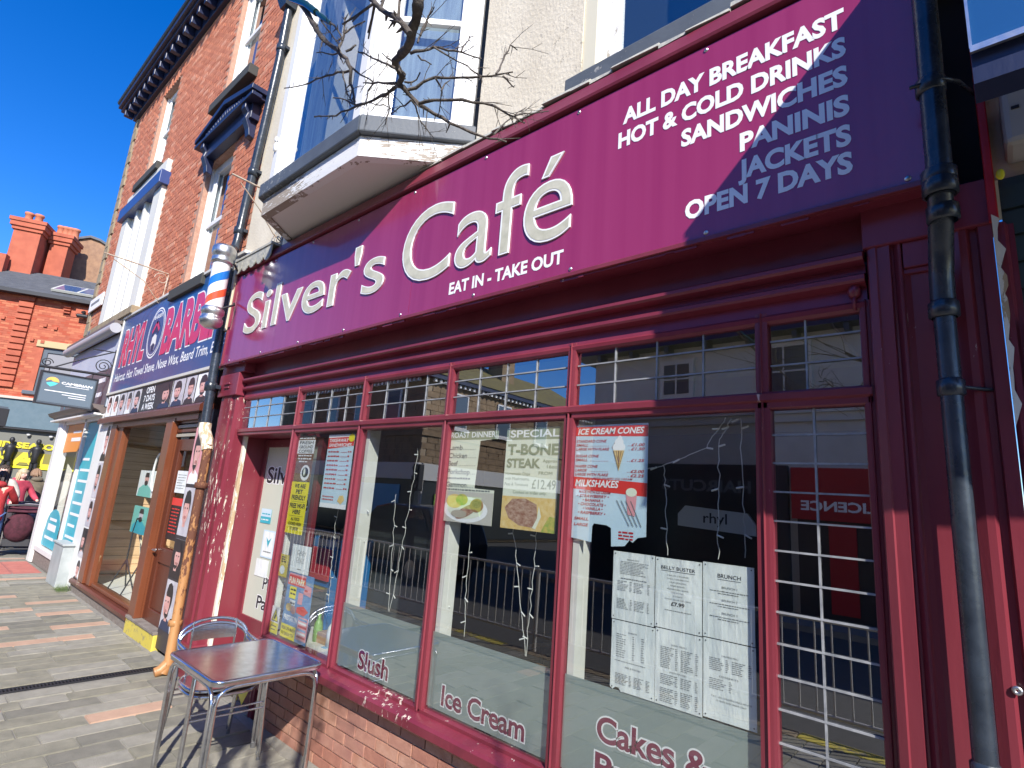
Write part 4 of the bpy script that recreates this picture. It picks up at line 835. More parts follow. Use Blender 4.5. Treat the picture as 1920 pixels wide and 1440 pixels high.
# ================================================================ TABLE AND CHAIRS OUTSIDE
def bistro_table(cx, cy, hx, hy, h):
    o = thing('bistro_table', 'square polished steel café table on the pavement in front of the brick stall riser', 'table', (cx, cy, 0))
    def rr(hx, hy, r, n_=6):
        pts = []
        for (sx, sy, a0) in ((1, 1, 0), (-1, 1, 90), (-1, -1, 180), (1, -1, 270)):
            for k in range(n_ + 1):
                a = R_(a0 + 90 * k / n_); pts.append((cx + sx * (hx - r) + r * math.cos(a), cy + sy * (hy - r) + r * math.sin(a)))
        return pts
    obj('tabletop', MB().prism(rr(hx - .012, hy - .012, .05), h - .006, h, 'z'), TTOP, o)
    ring_ = rr(hx, hy, .06); mb = MB(); P = [(x, y, h - .008) for x, y in ring_]; P.append(P[0]); P.append(P[1])
    mb.tube(P, .011, 8, caps=False); mb.prism(rr(hx + .004, hy + .004, .06), h - .032, h - .012, 'z'); obj('rim', mb, ALU, o)
    ix, iy = hx - .05, hy - .05; r = .0125; zt = h - .045
    for sx in (-1, 1):
        for sy in (-1, 1):
            fx, fy = cx + sx * (hx - .015), cy + sy * (hy - .015)
            for dx, dy in ((-sx * .10, 0), (0, -sy * .10)):
                off = Vector((sx * -.0, 0, 0)) + (Vector((-sx * .017, 0, 0)) if dx else Vector((0, -sy * .017, 0)))
                bx, by = fx + off.x, fy + off.y
                pts = [(bx + dx * 1.6, by + dy * 1.6, zt), (bx + dx * .9, by + dy * .9, zt - .002), (bx + dx * .45, by + dy * .45, zt - .012), (bx + dx * .12, by + dy * .12, zt - .04), (bx, by, zt - .09), (bx, by, h * .5), (bx, by, .012)]
                obj('leg', MB().tube(pts, r, 12), ALU, o)
            obj('foot', MB().tube([(fx - sx * .012, fy - sy * .012, 0), (fx - sx * .012, fy - sy * .012, .03)], .019, 12), plain('grey_rubber', (.12, .12, .12)), o)
    for sy in (-1, 1): obj('apron_tube', MB().tube([(cx - ix + .1, cy + sy * (hy - .015), zt), (cx + ix - .1, cy + sy * (hy - .015), zt)], r, 10), ALU, o)
    for sx in (-1, 1): obj('apron_tube', MB().tube([(cx + sx * (hx - .015), cy - iy + .1, zt), (cx + sx * (hx - .015), cy + iy - .1, zt)], r, 10), ALU, o)
    return o
bistro_table(-3.868, -.492, .375, .345, .72)
def bistro_chair(dz, label):
    """faces +x; origin under the seat centre"""
    o = thing('bistro_chair', label, 'chair', (0, 0, 0), 'stacked aluminium chairs'); r = .0115
    obj('seat', MB().prism([(.20 * math.copysign(abs(math.cos(t)) ** .6, math.cos(t)), .215 * math.copysign(abs(math.sin(t)) ** .6, math.sin(t))) for t in [k * math.pi / 14 for k in range(28)]], .445, .452, 'z'), ALU, o)
    P = [(.21 * math.copysign(abs(math.cos(t)) ** .6, math.cos(t)), .225 * math.copysign(abs(math.sin(t)) ** .6, math.sin(t)), .445) for t in [k * math.pi / 14 for k in range(30)]]
    obj('seat_rim', MB().tube(P, .012, 8, caps=False), ALU, o)
    for s_ in (-1, 1):
        obj('front_leg', MB().tube([(.17, s_ * .235, .66), (.21, s_ * .24, .64), (.235, s_ * .24, .58), (.235, s_ * .243, .40), (.25, s_ * .25, .012)], r, 10), ALU, o)
        obj('armrest', MB().tube([(.17, s_ * .235, .66), (0, s_ * .245, .67), (-.16, s_ * .245, .675), (-.22, s_ * .235, .69)], r, 10), ALU, o)
        obj('rear_leg', MB().tube([(-.22, s_ * .235, .69), (-.20, s_ * .22, .5), (-.22, s_ * .225, .3), (-.28, s_ * .235, .012)], r, 10), ALU, o)
        obj('foot', MB().tube([(.25, s_ * .25, 0), (.25, s_ * .25, .02)], .014, 10), plain('grey_rubber', (.12, .12, .12)), o); obj('foot', MB().tube([(-.28, s_ * .235, 0), (-.28, s_ * .235, .02)], .014, 10), plain('grey_rubber', (.12, .12, .12)), o)
    obj('back_hoop', MB().tube([(-.22 - .035 * math.sin(t), .235 * math.cos(t),   .69 + .12 * math.sin(t)) for t in [math.pi * k / 16 for k in range(17)]], r, 10), ALU, o)
    obj('cross_bar', MB().tube([(.24, -.24, .33), (.24, .24, .33)], .007, 8), ALU, o); obj('cross_bar', MB().tube([(-.21, -.22, .36), (-.21, .22, .36)], .007, 8), ALU, o)
    mb = MB()
    for k in range(8):
        a, b = [(-.235 - .02 * math.cos(u * 1.3), .155 * u) for u in (-1 + k / 4, -1 + (k + 1) / 4)]
        mb.hexa([(a[0], a[1], .70), (a[0] + .006, a[1], .70), (b[0] + .006, b[1], .70), (b[0], b[1], .70), (a[0], a[1], .765), (a[0] + .006, a[1], .765), (b[0] + .006, b[1], .765), (b[0], b[1], .765)])
    obj('back_slat', mb, ALU, o)
    for s_ in (-1, 1): obj('slat_post', MB().tube([(-.222, s_ * .15, .45), (-.235, s_ * .15, .80)], .005, 6), ALU, o)
    return o
c0 = bistro_chair(0, 'lower aluminium bistro chair of the stack behind the steel table'); c0.location = (-4.27, -.47, -.0)
c1 = dup(c0, (-4.285, -.47, .03), None, 'upper aluminium bistro chair of the stack, its hoop back and slat shining in the sun')
for c in (c0, c1): c.rotation_euler = (0, 0, R_(-3))
tag(obj('warning_leaflet', MB().add([(-4.60, -.16, .24), (-4.44, -.2, .22), (-4.42, -.14, .38), (-4.58, -.10, .40)], [(0, 1, 2, 3)]).add([(-4.60, -.158, .24), (-4.44, -.198, .22), (-4.42, -.138, .38), (-4.58, -.098, .40)], [(3, 2, 1, 0)]), PYEL), 'crumpled yellow leaflet caught between the chair legs', 'leaflet')

# ================================================================ BARBER'S BUILDING
BX0, BX1 = -15.0, -6.70
BB = thing('brick_building', 'tall red brick house with white sash windows above the blue barber shop sign', 'building', ((BX0 + BX1) / 2, 0, 0))
YB = .06
openW = [(-12.80, -11.78, 7.80, 9.72), (-8.82, -7.75, 7.78, 9.75), (-13.50, -10.98, 4.62, 7.50), (-8.87, -7.82, 4.47, 6.55)]
def hits(x0, x1, z0, z1): return any(x0 < b and x1 > a and z0 < d and z1 > c for a, b, c, d in openW)
mb = MB()
# wall body built in strips around the openings
xs = sorted({BX0, BX1, *[q for o_ in openW for q in o_[:2]]}); zs = sorted({4.3, 10.15, *[q for o_ in openW for q in o_[2:]]})
for a, b in zip(xs, xs[1:]):
    for c, d in zip(zs, zs[1:]):
        if not hits(a + .001, b - .001, c + .001, d - .001): mb.box(a, b, YB, YB + .35, c, d)
mb.box(BX0, BX0 + .35, YB + .35, 9, 0, 10.15).box(BX0 + .35, BX1, 8.6, 9, 0, 10.15).box(BX1 - .05, BX1 - .02, YB + .35, 8.6, 0, 10.15)
wall = obj('brick_wall', mb, MORTR, BB)
hb = [MB().hexa([(-.104, 0, -.033), (.104, 0, -.033), (.104, .02, -.033), (-.104, .02, -.033), (-.104, 0, .033), (.104, 0, .033), (.104, .02, .033), (-.104, .02, .033)]).mesh('brick', m_) for m_ in HB]
cells = []; r = 0; z = 4.40; rg = random.Random(21)
while z < 10.08:
    x = BX1 - .12 - (.115 if r % 2 else 0)
    while x > BX0 + .35:
        if not hits(x - .10, x + .10, z - .033, z + .033): cells.append((x, z))
        x -= .225
    z += .075; r += 1
cells.sort(key=lambda c: (c[0] ** 2 + 5.5 + (c[1] - 1.86) ** 2) if c[1] < 8.2 and c[0] > -9 else 1e4)
st = MB()
for k, (x, z) in enumerate(cells):
    j = YB - .006 + rg.uniform(-.003, .002); mi = rg.choices([0, 1, 2, 3], [5, 4, 4, 1.4])[0]
    if k < 295: piece('brick', hb[mi], wall, (x, j, z))
    else: st.add([(x - .104, j, z - .033), (x + .104, j, z - .033), (x + .104, j, z + .033), (x - .104, j, z + .033), (x - .104, j + .01, z - .033), (x + .104, j + .01, z - .033), (x + .104, j + .01, z + .033), (x - .104, j + .01, z + .033)], [(0, 1, 2, 3), (0, 4, 5, 1), (1, 5, 6, 2), (2, 6, 7, 3), (3, 7, 4, 0)], mi)
o = obj('brick_courses', st, HB, wall); o['kind'] = 'stuff'
for k in range(19):
    L = .34 if k % 2 else .22; z = 4.38 + k * .30; box('quoin', (BX0 - .02, BX0 + L, YB - .03, YB + .35, z + .006, z + .294), SAND, wall, .012)
# dark bracketed eaves
ev = obj('eaves', MB().box(BX0 - .35, BX1 + .02, -.24, .5, 10.34, 10.42).box(BX0 - .38, BX1 + .02, -.30, -.18, 10.42, 10.56).box(BX0 - .05, BX1, -.02, .4, 10.10, 10.34), NAVY, BB, .006)
for k in range(24): 
    x = BX1 - .12 - k * .36; box('eaves_bracket', (x - .055, x + .055, -.20, -.02, 10.16, 10.338), NAVY, ev, .01)
obj('gutter', MB().tube([(BX0 - .4, -.28, 10.58), (BX1, -.28, 10.58)], .06, 10), IRON, ev)
obj('slate_roof', MB().add([(BX0 - .3, -.2, 10.56), (BX1, -.2, 10.56), (BX1, 4.5, 13.6), (BX0 - .3, 4.5, 13.6), (BX1, 9, 10.56), (BX0 - .3, 9, 10.56)], [(0, 1, 2, 3), (3, 2, 4, 5), (0, 3, 5), (1, 4, 2)]), SLATE, BB)
def sash(x0, x1, z0, z1, y, nm='sash_window', fr=.14, parent=BB, mid=None, vbar=False, lab=None):
    mb = MB().box(x0, x0 + fr, y, y + .10, z0, z1).box(x1 - fr, x1, y, y + .10, z0, z1).box(x0 + fr, x1 - fr, y, y + .10, z1 - .12, z1)
    mb.box(x0 - .0, x0 + .035, y - .03, y, z0, z1).box(x1 - .035, x1, y - .03, y, z0, z1)
    w1 = obj(nm, mb, WHITE, parent, .004, label=lab); zm = mid or (z0 + z1) / 2
    mb = MB().box(x0 + fr, x0 + fr + .05, y + .03, y + .075, z0 + .08, zm).box(x1 - fr - .05, x1 - fr, y + .03, y + .075, z0 + .08, zm).box(x0 + fr, x1 - fr, y + .03, y + .075, z0, z0 + .08)
    obj('lower_sash', mb, WHITE, w1, .003)
    mb = MB().box(x0 + fr, x0 + fr + .05, y + .005, y + .03, zm, z1 - .12).box(x1 - fr - .05, x1 - fr, y + .005, y + .03, zm, z1 - .12).box(x0 + fr, x1 - fr, y + .002, y + .045, zm - .02, zm + .05)
    if vbar: mb.box((x0 + x1) / 2 - .015, (x0 + x1) / 2 + .015, y + .005, y + .03, zm, z1 - .12)
    obj('upper_sash', mb, WHITE, w1, .003); box('window_pane', (x0 + fr, x1 - fr, y + .05, y + .054, z0 + .05, z1 - .1), GLASSU, w1); box('net_curtain', (x0 + fr, x1 - fr, y + .2, y + .205, z0, z1), CURT, w1)
    return w1
sash(-12.80, -11.78, 7.80, 9.72, YB + .10); sash(-8.82, -7.75, 7.78, 9.75, YB + .10); sash(-8.87, -7.82, 4.50, 6.55, YB + .10)
for x0, x1, z in ((-13.05, -11.55, 7.50), (-8.98, -7.50, 7.46), (-9.0, -7.7, 4.34)): box('window_sill', (x0, x1, YB - .13, YB + .2, z, z + .16), plain('dark_sill', (.05, .05, .045), .8), BB, .01)
for x0, x1, z in ((-12.85, -11.73, 9.74), (-8.87, -7.7, 9.77)):
    for k in range(9):
        a = x0 + (x1 - x0) * k / 9; piece('brick', hb[k % 4], BB, (a + .07, YB - .012, z + .1)).rotation_euler = (0, R_(90), 0)
# pediment over the right first-floor window
pd = obj('window_pediment', MB().prism([(-8.92, 6.80), (-6.98, 6.80), (-6.98, 6.86), (-7.95, 7.06), (-8.92, 6.86)], -.11, YB, 'y').box(-8.80, -7.10, -.06, YB, 6.56, 6.80), NAVY, BB, .006)
obj('pediment_moulding', MB().prism([(-8.97, 6.86), (-7.95, 7.08), (-6.93, 6.86), (-6.93, 6.93), (-7.95, 7.16), (-8.97, 6.93)], -.16, YB, 'y').box(-8.97, -6.93, -.15, -.02, 6.78, 6.83), NAVY, pd, .004)
for s_ in (-8.68, -7.22):
    obj('scroll_bracket', MB().prism([(YB, 6.78), (-.13, 6.78), (-.13, 6.70), (-.08, 6.64), (-.10, 6.56), (-.04, 6.44), (-.02, 6.34), (YB, 6.32)], s_ - .06, s_ + .06), NAVY, pd, .01)
rg = random.Random(2); mb = MB()
for k in range(17):
    u = -8.60 + k * .081; h = .10 * (1 - abs(u + 7.95) / 1.05); mb.ell((u, -.115, 6.85 + h), (.032, .02, .015 + h * .5), 0, 8, 5)
obj('pediment_carving', mb, NAVY, pd)
# tripartite window in its white surround
sw = obj('window_surround', MB().box(-13.50, -13.10, -.02, YB + .2, 4.62, 6.98).box(-11.42, -10.98, -.02, YB + .2, 4.62, 6.98).box(-13.50, -10.98, -.02, YB + .2, 7.22, 7.50).box(-12.62, -12.50, .0, YB + .2, 4.62, 6.98).box(-12.10, -11.98, .0, YB + .2, 4.62, 6.98), paint('pale_stone_paint', (.62, .60, .53), (.68, .66, .60), peel=.78, rough=.7), BB, .006)
box('blue_band', (-13.58, -10.90, -.10, YB + .1, 6.96, 7.22), paint('blue_band_paint', (.03, .06, .19), (.04, .07, .22), peel=.8), BB, .008)
for a, b in ((-13.10, -12.62), (-12.50, -12.10), (-11.98, -11.42)): sash(a, b, 4.66, 6.96, YB + .03, 'surround_sash', .06)
box('window_base', (-13.7, -10.9, -.08, YB + .2, 4.50, 4.64), SAND, BB, .01)
# shop front of the barber
mb = MB().box(-11.48, BX1, 4.9, 5.0, 0, 4.3); obj('inner_shop_wall', mb, plain('barber_cream_wall', (.6, .56, .48)), BB)
obj('plinth_wall', MB().box(-11.0, -8.02, -.03, .25, 0, .13), PLINTH, BB, .006); obj('window_cill', MB().prism([(-.06, .13), (.2, .13), (.2, .20), (-.03, .195), (-.06, .17)], -11.0, -8.0), BROWN, BB)
obj('yellow_step_face', MB().box(-8.0, -6.98, -.05, .25, 0, .17), YELP, BB, .008); obj('door_step_top', MB().box(-8.0, -6.98, -.06, .25, .17, .20), PLINTH, BB, .004)
sh = obj('barber_window', MB().box(-10.66, -10.36, -.03, .10, .20, 2.56).box(-10.36, -10.10, .0, .10, .20, 2.56).box(-10.10, -7.95, .02, .10, .20, .25).box(-10.66, -7.0, -.02, .10, 2.52, 2.60).box(-8.04, -7.74, -.03, .08, .20, 2.56).box(-7.80, -7.735, -.05, .02, .20, 2.515), BROWNW, BB, .006)
box('barber_glass', (-10.10, -8.04, .05, .055, .25, 2.52), GLASSB, sh)
obj('barber_rail', MB().prism([(-.10, 2.60), (.1, 2.60), (.1, 2.70), (-.07, 2.70), (-.10, 2.67)], -11.30, -6.78), BROWN, BB)
bd = obj('barber_door', MB().box(-7.74, -7.60, .04, .10, .2, 2.30).box(-7.12, -7.0, .04, .10, .2, 2.30).box(-7.60, -7.12, .04, .10, 2.16, 2.30).box(-7.60, -7.12, .04, .10, .85, 1.02).box(-7.60, -7.12, .04, .10, .2, .34).box(-7.60, -7.12, .06, .09, .34, .85), BROWN, BB, .006)
box('barber_door_glass', (-7.60, -7.12, .07, .074, 1.02, 2.16), GLASSB, bd); obj('door_latch', MB().tube([(-7.68, .03, .98), (-7.68, -.01, .98), (-7.58, -.01, .98)], .012), STEEL, bd)
for k in range(4): box('louvre_slat', (-7.74, -7.0, .02, .09, 2.33 + k * .055, 2.365 + k * .055), BROWN if k % 2 else plain('pale_slat', (.4, .37, .3)), BB)
# interior behind the barber's glass
inn = MB().box(-11.3, -6.9, .06, 4.9, .10, .19); obj('barber_floor', inn, plain('pale_tile_floor', (.70, .72, .68), .4), BB)
wp = obj('panelled_back_wall', MB().box(-11.2, -11.15, .1, 4.9, .19, 3.0), WOODT, BB)
PLK = mat('pale_wood_plank', (.78, .55, .34), (.62, .40, .22), rough=.45, scale=3, stretch=(6, .5, 6))
for k in range(18): box('wood_plank', (-11.15, -11.135, .1, 3.4, .22 + k * .14, .352 + k * .14), PLK, wp)
mb = MB(); wpb = obj('plank_wall', MB().box(-11.1, -8.0, 1.30, 1.34, .19, 2.6), plain('plank_back', (.12, .07, .04)), BB)
for k in range(17): box('wood_plank', (-11.1, -8.9, 1.285, 1.30, .21 + k * .14, .342 + k * .14), mat('brown_plank_%d' % k, (.42 + .05 * (k % 3), .27 + .03 * (k % 2), .15), (.32, .19, .10), rough=.5, scale=3, stretch=(.5, 1, 6)), wpb)
o = thing('ring_light', 'white ring light on a stand inside the barber\'s window', 'lamp', (-8.95, .32, .2))
obj('ring', MB().tube([(-9.16 + .16 * math.cos(t), .3, 1.88 + .27 * math.sin(t)) for t in [k * math.pi / 14 for k in range(29)]], .016), plain('ring_white', (.85, .85, .85), .3), o)
obj('stand', MB().tube([(-9.16, .32, 1.62), (-9.2, .34, .9), (-9.25, .35, .5)], .012), IRON, o)
for a in (0, 2.1, 4.2): obj('tripod_leg', MB().tube([(-9.25, .35, .62), (-9.25 + .35 * math.cos(a + .4), .4 + .2 * math.sin(a + .4), .2)], .010), IRON, o)
o = thing('lamp_tripod', 'thin black tripod with a bent arm standing low in the barber\'s window', 'tripod', (-9.7, .3, .2))
obj('stem', MB().tube([(-9.7, .3, .55), (-9.68, .3, 1.0), (-9.6, .3, 1.2), (-9.45, .3, 1.22)], .012), IRON, o)
for a in (.3, 2.4, 4.4): obj('tripod_leg', MB().tube([(-9.7, .3, .62), (-9.7 + .38 * math.cos(a), .32 + .16 * math.sin(a), .2)], .010), IRON, o)
o = thing('cable_bundle', 'tangle of white and cream cables hanging from sockets in the barber\'s window', 'cables', (-9.4, .4, .3)); rg = random.Random(6)
for k in range(7):
    p0 = Vector((-9.6 + rg.uniform(-.1, .15), .36, 1.0)); p1 = Vector((-9.25 + rg.uniform(-.15, .2), .42, .55 + rg.uniform(-.1, .1))); p2 = Vector((-9.1 + rg.uniform(-.4, .5), .45, .22))
    obj('cable', MB().tube([p0, p0.lerp(p1, .5) + Vector((rg.uniform(-.08, .08), 0, -.08)), p1, p1.lerp(p2, .5) + Vector((0, 0, -.1)), p2], .008, 6), plain('cream_cable' if k % 2 else 'dark_cable', (.6, .55, .4) if k % 2 else (.06, .06, .07)), o)
box('socket', (-9.72, -9.5, .34, .38, .98, 1.06), TEXW, o)
def portrait(p, rg, bg=None, a=.5, b=.55, s=1.0):
    """a stylised printed head and shoulders"""
    p.rect(0, 1, 0, 1, bg or rg.choice([GREYB, TEXW, GREYB, HAIRP]), 1); t = rg.uniform(-.25, .25); dx = rg.uniform(-.1, .1); sh_ = rg.choice([HAIRP, TEXW, GREYB, plain('printed_navy', (.03, .04, .09))])
    p.poly([(.02, 0), (.12, .16), (.38, .24), (.62, .24), (.9, .16), (1, 0)], sh_, 2); p.poly([(.38 + dx, .18), (.62 + dx, .18), (.60 + dx, .42), (.40 + dx, .42)], SKINP, 3)
    p.oval(a + dx, b + .10, .31 * s, .30 * s, HAIRP, 4, rot=t); p.oval(a + dx + t * .4, b - .03, .255 * s, .27 * s, SKINP, 5, rot=t); p.poly([(a + dx - .25, b + .12), (a + dx + .24, b + .12), (a + dx + .2, b + .36), (a + dx - .2, b + .36)], HAIRP, 6)
    p.oval(a + dx - .10 + t * .5, b + .02, .05, .018, HAIRP, 7, 8); p.oval(a + dx + .12 + t * .5, b + .02, .05, .018, HAIRP, 7, 8); p.poly([(a + dx + t * .5, b + .02), (a + dx + .05 + t * .5, b - .10), (a + dx - .04 + t * .5, b - .10)], PPINK, 7)
    p.oval(a + dx + t * .4, b - .17, .12, .035, plain('printed_lip', (.45, .19, .17)), 7, 8)
    if rg.random() < .6: p.poly([(a + dx - .2, b - .08), (a + dx - .17, b - .25), (a + dx, b - .33), (a + dx + .17, b - .25), (a + dx + .2, b - .08), (a + dx + .12, b - .22), (a + dx - .1, b - .22)], HAIRP, 6)
for k, (x0, x1, z0, z1, m, lab) in enumerate(((-11.0, -10.15, 1.52, 1.90, PAPER, 'upper framed green-tinted portrait of a bearded man inside the barber\'s window'), (-10.95, -10.05, 1.00, 1.38, PTEAL2, 'lower green portrait of a man facing the camera inside the barber\'s window'))):
    dx = .95
    p = Sheet('framed_portrait', lab, 'picture', x0 + dx + .15, x1 + dx, z0, z1, .30, m, thick=.02); p.poly([(.05, 0), (.1, .3), (.35, .45), (.65, .45), (.9, .3), (.95, 0)], PTEAL2 if k == 0 else PTEAL, 2); p.oval(.52, .66, .13, .2, SKINP if k == 0 else GREYB, 3); p.poly([(.38, .74), (.66, .74), (.62, .92), (.42, .92)], HAIRP, 4); p.oval(.52, .52, .11, .1, HAIRP, 4); p.done()
p = Sheet('price_board', 'tall pale price board hung high inside the barber\'s window', 'board', -8.85, -8.15, 1.98, 2.50, .30, plain('beige_board', (.5, .5, .42)), thick=.02)
for k in range(6): p.dashes(.1, .5, .85 - k * .13, .02, GREYP, 2, seed=k)
p.oval(.65, .35, .10, .09, TEXW, 2); p.done()
p = Sheet('door_note', 'white notice taped to the barber\'s door glass', 'notice', -7.56, -7.20, 1.66, 1.92, .062, PAPER); lines(p, [.8 - q * .12 for q in range(6)], GREYP, .1, .9, .03, seed=4); p.done()
p = Sheet('door_price_list', 'red and dark price list low in the barber\'s door glass', 'notice', -7.56, -7.16, 1.12, 1.60, .062, HAIRP); p.rect(0, 1, .82, 1, REDP); [p.dashes(.1, .75, .72 - q * .08, .03, REDP, 2, .1, .25, .03, q) for q in range(8)]; p.done()

# barber sign
BS = thing('barber_sign', 'blue sign board reading RHYL BARBERS in red letters with an oval emblem', 'sign', (-9.0, 0, 3.15))
YQ = -.02
obj('sign_panel', MB().box(-11.38, -6.40, YQ, .05, 3.14, 4.46), BLUEP, BS); obj('sign_trim', MB().box(-11.40, -6.45, -.05, .05, 4.46, 4.50).box(-11.41, -11.37, -.04, .05, 3.14, 4.46).box(-11.42, -6.45, -.045, .05, 3.10, 3.14), plain('weathered_white_trim', (.6, .58, .52)), BS, .004)
a_, b_ = MB(), MB()
for s_, x0, x1, z, c in (('RHYL', -11.10, -9.86, 3.60, .58), ('BARBERS', -8.98, -6.55, 3.57, .62)):
    a_, b_ = MB(), MB(); text(a_, s_, x0, x1, z, c, YQ - .002, bold=.045, out=.022, slope=.0); text(b_, s_, x0, x1, z, c, YQ - .0035, bold=.045)
    obj('lettering_outline', a_, TEXW, BS); obj('lettering', b_, PINKR, BS)
a_ = MB(); text(a_, 'Haircut, Hot Towel Shave, Nose Wax, Beard Trim, Ear Flame', -11.20, -6.25, 3.32, .135, YQ - .002, bold=.012, shear=.15); obj('small_lettering', a_, TEXW, BS)['kind'] = 'stuff'
for (ra, rb, m, y_, nm) in ((.37, .40, TEXW, .002, 'emblem_ring'), (.345, .375, BLUEP, .003, 'emblem_field'), (.325, .355, TEXW, .004, 'emblem_ring'), (.31, .34, BLUEP, .005, 'emblem_field')):
    obj(nm, MB().add([(-9.40 + ra * math.cos(t), YQ - y_, 3.93 + rb * math.sin(t)) for t in [k * math.pi / 16 for k in range(32)]], [tuple(range(32))]), m, BS)
for nm, m, pts, y_ in (('emblem_face', plain('emblem_pale', (.75, .72, .68)), [(-.10, -.06), (-.12, -.18), (-.06, -.28), (.06, -.28), (.12, -.18), (.10, -.06), (0, -.02)], .006), ('emblem_hair', plain('emblem_navy', (.03, .03, .08)), [(-.14, -.06), (-.17, .08), (-.08, .16), (.08, .17), (.17, .08), (.14, -.06), (.06, .0), (-.06, .0)], .0065), ('emblem_clipper', PINKR, [(-.18, .04), (-.14, .0), (.04, .16), (.0, .2)], .007), ('emblem_clipper', PINKR, [(.18, .04), (.14, .0), (-.04, .16), (0, .2)], .007), ('emblem_beard', plain('emblem_navy', (.03, .03, .08)), [(-.09, -.20), (0, -.16), (.09, -.20), (.05, -.29), (-.05, -.29)], .0075)):
    obj(nm, MB().add([(-9.40 + u, YQ - y_, 3.93 + v) for u, v in pts], [tuple(range(len(pts)))]), m, BS)
a_ = MB(); text(a_, 'BARBER', -9.58, -9.22, 4.16, .06, YQ - .007, bold=.02); obj('emblem_lettering', a_, TEXW, BS)
# strip of portraits
PS = thing('portrait_strip', 'row of black-framed haircut portraits with OPEN 7 DAYS A WEEK above the barber\'s window', 'sign', (-9.1, 0, 2.7))
obj('strip_board', MB().box(-11.32, -6.78, -.018, .04, 2.70, 3.10), HAIRP, PS)
xs_ = [(-11.28, -10.98), (-10.94, -10.60), (-10.56, -10.22), (-10.18, -9.88), (-9.84, -9.46), (-8.62, -8.12), (-8.08, -7.66), (-7.62, -7.28), (-7.24, -6.86)]; rg = random.Random(15)
for k, (a, b) in enumerate(xs_):
    p = Sheet('portrait_panel', None, None, a, b, 2.725, 3.075, -.0215, TEXW, parent=PS); portrait(p, rg); p.done()
a_ = MB()
for t, z, x0, x1 in (('OPEN', 2.985, -9.22, -8.86), ('7 DAYS', 2.865, -9.28, -8.80), ('A WEEK', 2.745, -9.30, -8.78)): text(a_, t, x0, x1, z, .085, -.0205, bold=.03)
a_ = a_; o = obj('lettering', a_, TEXW, PS); o['kind'] = 'stuff'
for k, (z0, z1) in enumerate(((2.0, 2.60), (1.42, 1.97), (.98, 1.39), (.52, .95), (.16, .49))):
    if k == 0: PL = thing('portrait_column', 'column of haircut portraits on the white post left of the barber\'s window', 'sign', (-10.95, 0, .15)); box('post_board', (-11.30, -10.68, -.012, .06, .05, 2.62), WHITE, PL)
    p = Sheet('portrait_panel', None, None, -11.02, -10.70, z0, z1, -.016, TEXW, parent=PL); portrait(p, rg, [TEXW, GREYB, GREYB, HAIRP, TEXW][k]); p.done()
for k, (z0, z1) in enumerate(((1.78, 2.42), (1.22, 1.74), (.78, 1.18), (.25, .75))):
    if k == 0: PR = thing('portrait_column', 'narrow column of haircut portraits between the barber\'s door and the rusty pipe', 'sign', (-6.86, 0, .2)); box('post_board', (-7.0, -6.58, -.012, .06, .05, 2.62), plain('dark_post', (.05, .04, .045)), PR)
    p = Sheet('portrait_panel', None, None, -6.98, -6.66, z0, z1, -.016, TEXW, parent=PR); portrait(p, rg, [PPINK, GREYB, HAIRP, GREYB][k]); p.done()

# drainpipes at the party wall
dp = thing('drainpipe', 'long black drainpipe running down between the brick house and the cream wall', 'drainpipe', (-6.66, -.05, 0))
obj('upper_pipe', MB().tube([(-6.58, -.02, 10.2), (-6.58, -.02, 7.2), (-6.66, -.02, 6.3), (-6.78, -.02, 5.3), (-6.83, -.02, 4.72), (-6.78, -.05, 4.58)], .050, 16), PIPE, dp)
obj('lower_pipe', MB().tube([(-6.80, -.05, 4.60), (-6.60, -.14, 4.50), (-6.44, -.17, 4.38), (-6.40, -.17, 4.2), (-6.36, -.17, 3.0), (-6.30, -.17, 2.36)], .046, 16), PIPE, dp)
for x, y, z in ((-6.58, -.02, 7.35), (-6.74, -.02, 5.62), (-6.83, -.02, 4.85), (-6.35, -.17, 2.82), (-6.39, -.17, 3.9)): obj('collar', MB().lathe((x, y, z), [(.048, -.05), (.062, -.045), (.062, .04), (.05, .05)], 16), PIPE, dp); obj('pipe_lug', MB().box(x - .09, x + .09, y + .02, y + .07, z - .02, z + .02), PIPE, dp)
obj('hopper', MB().hexa([(-6.66, -.10, 7.95), (-6.50, -.10, 7.95), (-6.50, .04, 7.95), (-6.66, .04, 7.95), (-6.74, -.20, 8.25), (-6.42, -.20, 8.25), (-6.42, .04, 8.25), (-6.74, .04, 8.25)]), PIPE, dp)
rp_ = thing('rusty_pipe', 'orange rusty soil pipe standing at the foot of the peeling maroon pilaster', 'drainpipe', (-6.16, -.14, 0))
obj('bend', MB().tube([(-6.30, -.17, 2.42), (-6.29, -.17, 2.34), (-6.24, -.15, 2.25), (-6.20, -.14, 2.14)], [.06, .062, .062, .055], 16), STONEF, rp_)
obj('pipe', MB().tube([(-6.20, -.14, 2.2), (-6.19, -.14, 1.1), (-6.16, -.14, .10), (-6.16, -.18, .02)], [.043, .043, .045, .052], 16), RUST, rp_)
for z in (1.78, .46): obj('collar', MB().lathe((-6.19, -.14, z), [(.052, -.03), (.062, -.025), (.062, .022), (.053, .03)], 16), RUST, rp_)
obj('shoe', MB().tube([(-6.16, -.15, .10), (-6.165, -.20, .045), (-6.17, -.25, .03)], [.05, .05, .045], 12), RUST, rp_)
